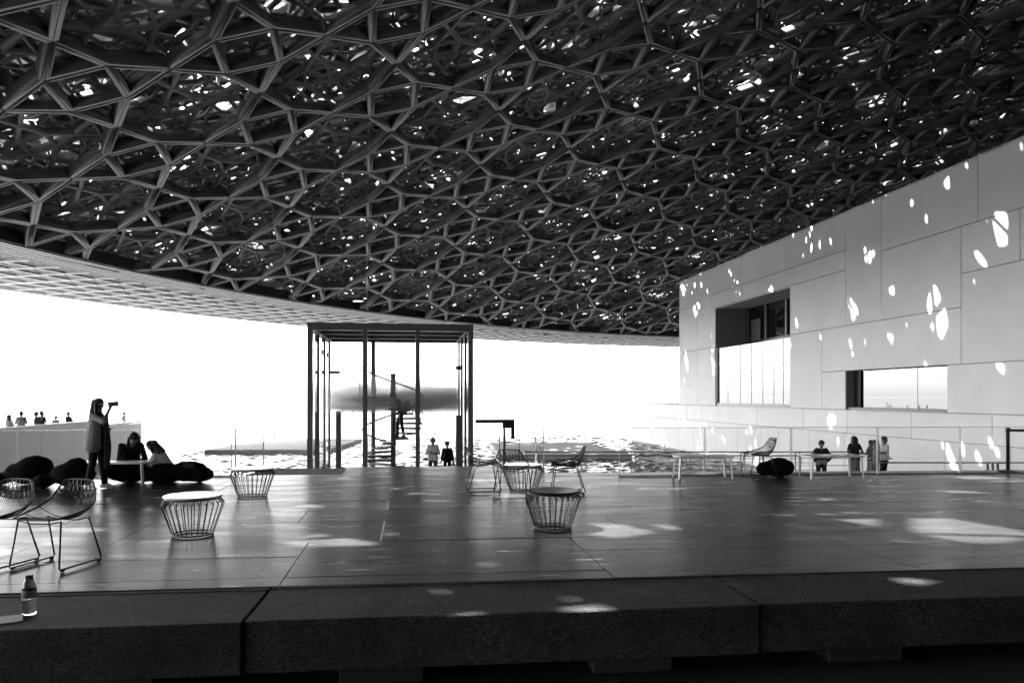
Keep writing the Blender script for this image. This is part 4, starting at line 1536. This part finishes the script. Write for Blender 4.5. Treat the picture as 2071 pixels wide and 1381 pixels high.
# seated people at left
person('long-haired woman in black seated on a beanbag behind the white table', (-5.08, 14.42, -0.62), R(-62), 1.62,
    J=dict(pel=(-.05, 0, .98), chest=(.03, 0, 1.24), neck=(.09, .02, 1.36), head=(.14, .03, 1.47), look=(1, -.2, -.35),
           shL=(.06, .17, 1.33), shR=(.06, -.17, 1.33), elL=(.20, .22, 1.08), elR=(.20, -.22, 1.08), haL=(.36, .08, 1.04), haR=(.36, -.08, 1.04),
           hipL=(0, .10, .93), hipR=(0, -.10, .93), knL=(.34, .18, 1.02), knR=(.34, -.16, .98), anL=(.42, .16, .74), anR=(.46, -.14, .72), toeL=(1, .3, .1), toeR=(1, -.1, .1)),
    top=M_cblack, sleeve='long', bottom=M_cblack, hair=M_hair, hlen=.30, shoes=M_cblack, vox=.016)
person('person in white shirt seated low on a beanbag, bent over the table', (-4.52, 14.38, -0.80), R(168), 1.62,
    J=dict(pel=(-.16, 0, 1.02), chest=(.02, 0, 1.25), neck=(.10, 0, 1.38), head=(.17, .03, 1.50), look=(1, .5, -.25),
           shL=(.06, .17, 1.32), shR=(.06, -.17, 1.32), elL=(.18, .22, 1.10), elR=(.18, -.22, 1.10), haL=(.32, .10, 1.14), haR=(.32, -.10, 1.14),
           hipL=(-.1, .10, 1.0), hipR=(-.1, -.10, 1.0), knL=(.25, .20, 1.08), knR=(.25, -.18, 1.08), anL=(.52, .16, .96), anR=(.52, -.14, .96)),
    top=M_cwhite, sleeve='long', bottom=M_cblack, hair=M_hair, hlen=.14, shoes=M_cblack, vox=.016)

# visitors on the terrace behind the ramp wall
TR = 'visitors behind the ramp wall'
arms_f = dict(elL=(.10, .22, 1.12), elR=(.10, -.22, 1.12), haL=(.28, .06, 1.14), haR=(.28, -.08, 1.10))
arms_up = dict(elL=(.20, .20, 1.22), elR=(.20, -.20, 1.22), haL=(.30, .05, 1.48), haR=(.30, -.05, 1.46))
def terr(px, ytop, rz, lab, **kw):
    X = -20.75
    t = (px - 1035.5) / 1500
    dx, dy = t * math.cos(YAW) + math.sin(YAW), -t * math.sin(YAW) + math.cos(YAW)
    Z = X / dx
    z = EYE - (ytop - 801) / 1500 * Z
    h = min(max(z + 1.15, 1.25), 1.9)
    person(lab, (X, dy * Z, -1.15), rz, h, vox=.028, group=TR, **kw)
terr(18, 838, R(60), 'person with long hair in grey top, leftmost behind the ramp wall', J=arms_f, top=M_cgrey, bottom=M_cblack, hair=M_hair, hlen=.16)
terr(43, 829.5, R(120), 'tall person in pale shirt with dark jacket on one shoulder behind the ramp wall', J=arms_f, top=M_cgrey, sleeve='short', bottom=M_cblack, hair=M_hair)
terr(73, 832, R(20), 'person raising a camera behind the ramp wall', J=arms_up, top=M_cdark, bottom=M_cblack, hair=M_hair)
terr(84, 831, R(-100), 'person in black vest and white sleeves facing the square behind the ramp wall', top=M_cblack, sleeve='cap', bottom=M_cblack, hair=M_hair)
terr(113, 840, R(100), 'small hooded child behind the ramp wall', top=M_cgrey, bottom=M_cgrey, hair=M_hairg)
terr(138, 832.5, R(-20), 'person in dark clothes leaning on the ramp wall coping', J=arms_f, top=M_cdark, bottom=M_cblack, hair=M_hair)
terr(217, 838, R(10), 'person just behind the raised arm of the standing woman', top=M_cdark, bottom=M_cblack, hair=M_hair, hlen=.12)
terr(251, 833, R(170), 'person in white top near the end of the ramp wall', J=arms_f, top=M_cwhite, bottom=M_cblack, hair=M_hair)

# man on the spiral stair
person('man with a backpack stooping as he steps down the spiral stair', (SX + 0.30, SY - 0.62, 0.02), R(195), 1.76,
    J=dict(pel=(-.04, 0, .95), chest=(.08, 0, 1.24), neck=(.19, 0, 1.37), head=(.29, 0, 1.47), look=(1, 0, -.8),
           shL=(.12, .18, 1.33), shR=(.12, -.18, 1.33), elL=(.12, .24, 1.06), elR=(.16, -.24, 1.08), haL=(.28, .24, .98), haR=(.36, -.26, 1.02),
           knL=(.16, .10, .52), knR=(-.05, -.10, .48), anL=(.16, .10, .085), anR=(-.12, -.10, .085)),
    top=M_cdark, sleeve='long', bottom=M_cblack, hair=M_hair, shoes=M_cblack, vox=.018)
bk = empty('backpack', (SX + 0.51, SY - 0.57, 0.98), R(195), 'dark backpack on the back of the man on the stair', 'backpack')
blob('bag', [], .02, M_cdark, bk, 4, [((0, 0, .22), .17, (.75, .95, 1.35)), ((-.07, 0, .14), .11, (.7, 1.0, 1.0))])
# visitors in the cage
person('person in pale shirt with folded arms inside the pavilion', (-2.52 + 2.95 + 0.42, 28.35, -1.75), R(-95), 1.74,
    J=dict(elL=(.06, .24, 1.10), elR=(.06, -.24, 1.10), haL=(.20, -.02, 1.16), haR=(.20, .04, 1.12), anL=(.04, .16, .085), anR=(-.02, -.14, .085), fiL=(.1, -1, 0), fiR=(.1, 1, 0)),
    top=M_cwhite, sleeve='long', bottom=M_cdark, hair=M_hair, shoes=M_cblack, vox=.02, group='visitors in the pavilion')
person('person in black half hidden by the right pillar of the pavilion', (1.42, 28.9, -1.75), R(-100), 1.55,
    top=M_cblack, sleeve='long', bottom=M_cblack, hair=M_hair, shoes=M_cblack, vox=.02, group='visitors in the pavilion')
# visitors on the promenade
PG = 'visitors on the promenade'
def prom(px, ytop, Z, rz, lab, **kw):
    x, y = at(px, Z)
    z = EYE - (ytop - 801) / 1500 * Z
    return person(lab, (x, y, -1.75), rz, z + 1.75, vox=.02, group=PG, **kw)
prom(1661, 889.5, 26.3, R(-105), 'man in black jacket with hands on his hips, right of the beanbag',
     J=dict(elL=(-.06, .36, 1.12), haL=(.07, .19, .97), elR=(-.06, -.36, 1.12), haR=(.07, -.19, .97), anL=(0, .15, .085), anR=(0, -.15, .085), fiL=(.5, -1, -.2), fiR=(.5, 1, -.2)),
     top=M_cgrey, coat=M_cblack, bottom=M_cblack, hair=M_hair, shoes=M_cblack)
prom(1728, 881, 28.0, R(85), 'woman in black top and swinging grey skirt seen from behind',
     J=dict(elR=(.0, -.30, 1.13), haR=(.15, -.14, 1.02), elL=(.05, .23, 1.13), haL=(.2, .1, 1.05)), top=M_cblack, sleeve='cap', bottom=M_cgrey, blen='skirt', hair=M_hair, hlen=.26, shoes=M_cblack)
prom(1762, 889.5, 28.2, R(175), 'woman in grey dress looking at a phone, left of the family group',
     J=dict(elL=(.12, .2, 1.12), haL=(.32, .05, 1.18), elR=(.12, -.2, 1.12), haR=(.32, -.05, 1.15), look=(1, 0, -.5)), top=M_cdark, sleeve='cap', bottom=M_cgrey, blen='skirt', hair=M_hair, hlen=.12, shoes=M_cblack)
prom(1772, 889, 27.3, R(160), 'woman with dark hair and pale top in the middle of the family group',
     J=dict(elL=(.06, .22, 1.12), haL=(.25, .1, 1.0), look=(1, 0, -.2)), top=M_cgrey, sleeve='short', bottom=M_cdark, blen='short', hair=M_hair, hlen=.2, shoes=M_cblack)
prom(1789, 882, 27.8, R(180), 'man in white shirt and black shorts, right of the family group',
     J=dict(elL=(.06, .25, 1.13), haL=(.26, .12, 1.12), elR=(.08, -.24, 1.13), haR=(.28, -.06, 1.10), knL=(.10, .10, .52), anL=(-.10, .10, .16), look=(1, .1, .05)), top=M_cwhite, sleeve='short', bottom=M_cblack, blen='short', hair=M_hair, shoes=M_cblack)

# ------------------------------------------------------------------ bottle and booklet on the granite
bo = empty('water_bottle', (-2.69, 5.70, -0.0075), 0, 'clear plastic water bottle with black cap standing on the granite bench', 'bottle')
def plastic():
    m = bpy.data.materials.new('clear_plastic')
    m.use_nodes = True
    b = m.node_tree.nodes['Principled BSDF']
    b.inputs['Base Color'].default_value = (0.95, 0.95, 0.95, 1)
    b.inputs['Roughness'].default_value = 0.04
    b.inputs['IOR'].default_value = 1.33
    b.inputs['Transmission Weight'].default_value = 1.0
    return m
bm = bmesh.new()
lathe(bm, [(0.001, 0.004), (0.034, 0.0), (0.043, 0.008), (0.045, 0.03), (0.042, 0.05), (0.045, 0.062), (0.041, 0.078), (0.0445, 0.09), (0.041, 0.105), (0.0455, 0.12), (0.046, 0.185), (0.043, 0.205), (0.035, 0.235), (0.025, 0.255), (0.0235, 0.262)], 28)
finish('shell', bm, plastic(), bo, True)
bm = bmesh.new()
lathe(bm, [(0.0245, 0.2625), (0.0250, 0.264), (0.0250, 0.284), (0.023, 0.286)], 24)
finish('cap', bm, M_black, bo)
lm = mat('bottle_label', 0.16, 0.5, 0.4)
bm = bmesh.new()
lathe(bm, [(0.0468, 0.126), (0.0472, 0.128), (0.0472, 0.182), (0.0468, 0.184)], 28, cap=False)
lb = finish('label', bm, lm, bo, True)
tcu = bpy.data.curves.new('lettering', 'FONT')
tcu.body = 'ain'
tcu.size = 0.042
tcu.align_x = 'CENTER'
tcu.extrude = 0.0004
tmp = link(bpy.data.objects.new('lettering_source', tcu))
bpy.context.view_layer.update()
me = bpy.data.meshes.new_from_object(tmp.evaluated_get(bpy.context.evaluated_depsgraph_get()))
bpy.data.objects.remove(tmp)
bpy.data.curves.remove(tcu)
me.name = 'lettering'
for v in me.vertices:                       # wrap the letters round the bottle
    ang = v.co.x / 0.0476
    rr_ = 0.0476 + v.co.z
    v.co = (rr_ * math.sin(ang), -rr_ * math.cos(ang), v.co.y)
me.materials.clear()
me.materials.append(M_black)
to = link(bpy.data.objects.new('lettering', me), lb)
to.location = (0, 0, 0.137)
fo = empty('folded_booklet', (-2.82, 5.56, -0.0075), R(20), 'pale folded booklet lying open beside the bottle, at the left edge', 'booklet')
for s, t in ((1, 12), (-1, 3)):
    o = boxo('cover' if s < 0 else 'page', -0.15, 0.14, -0.075, 0.075, 0.0, 0.003, M_cgrey if s < 0 else M_white, fo, 0.0006)
    o.location = (0, 0.0, 0.001 if s < 0 else 0.010)
    o.rotation_euler = (R(4 if s > 0 else 0), R(2 if s > 0 else 0), R(6 if s > 0 else 0))
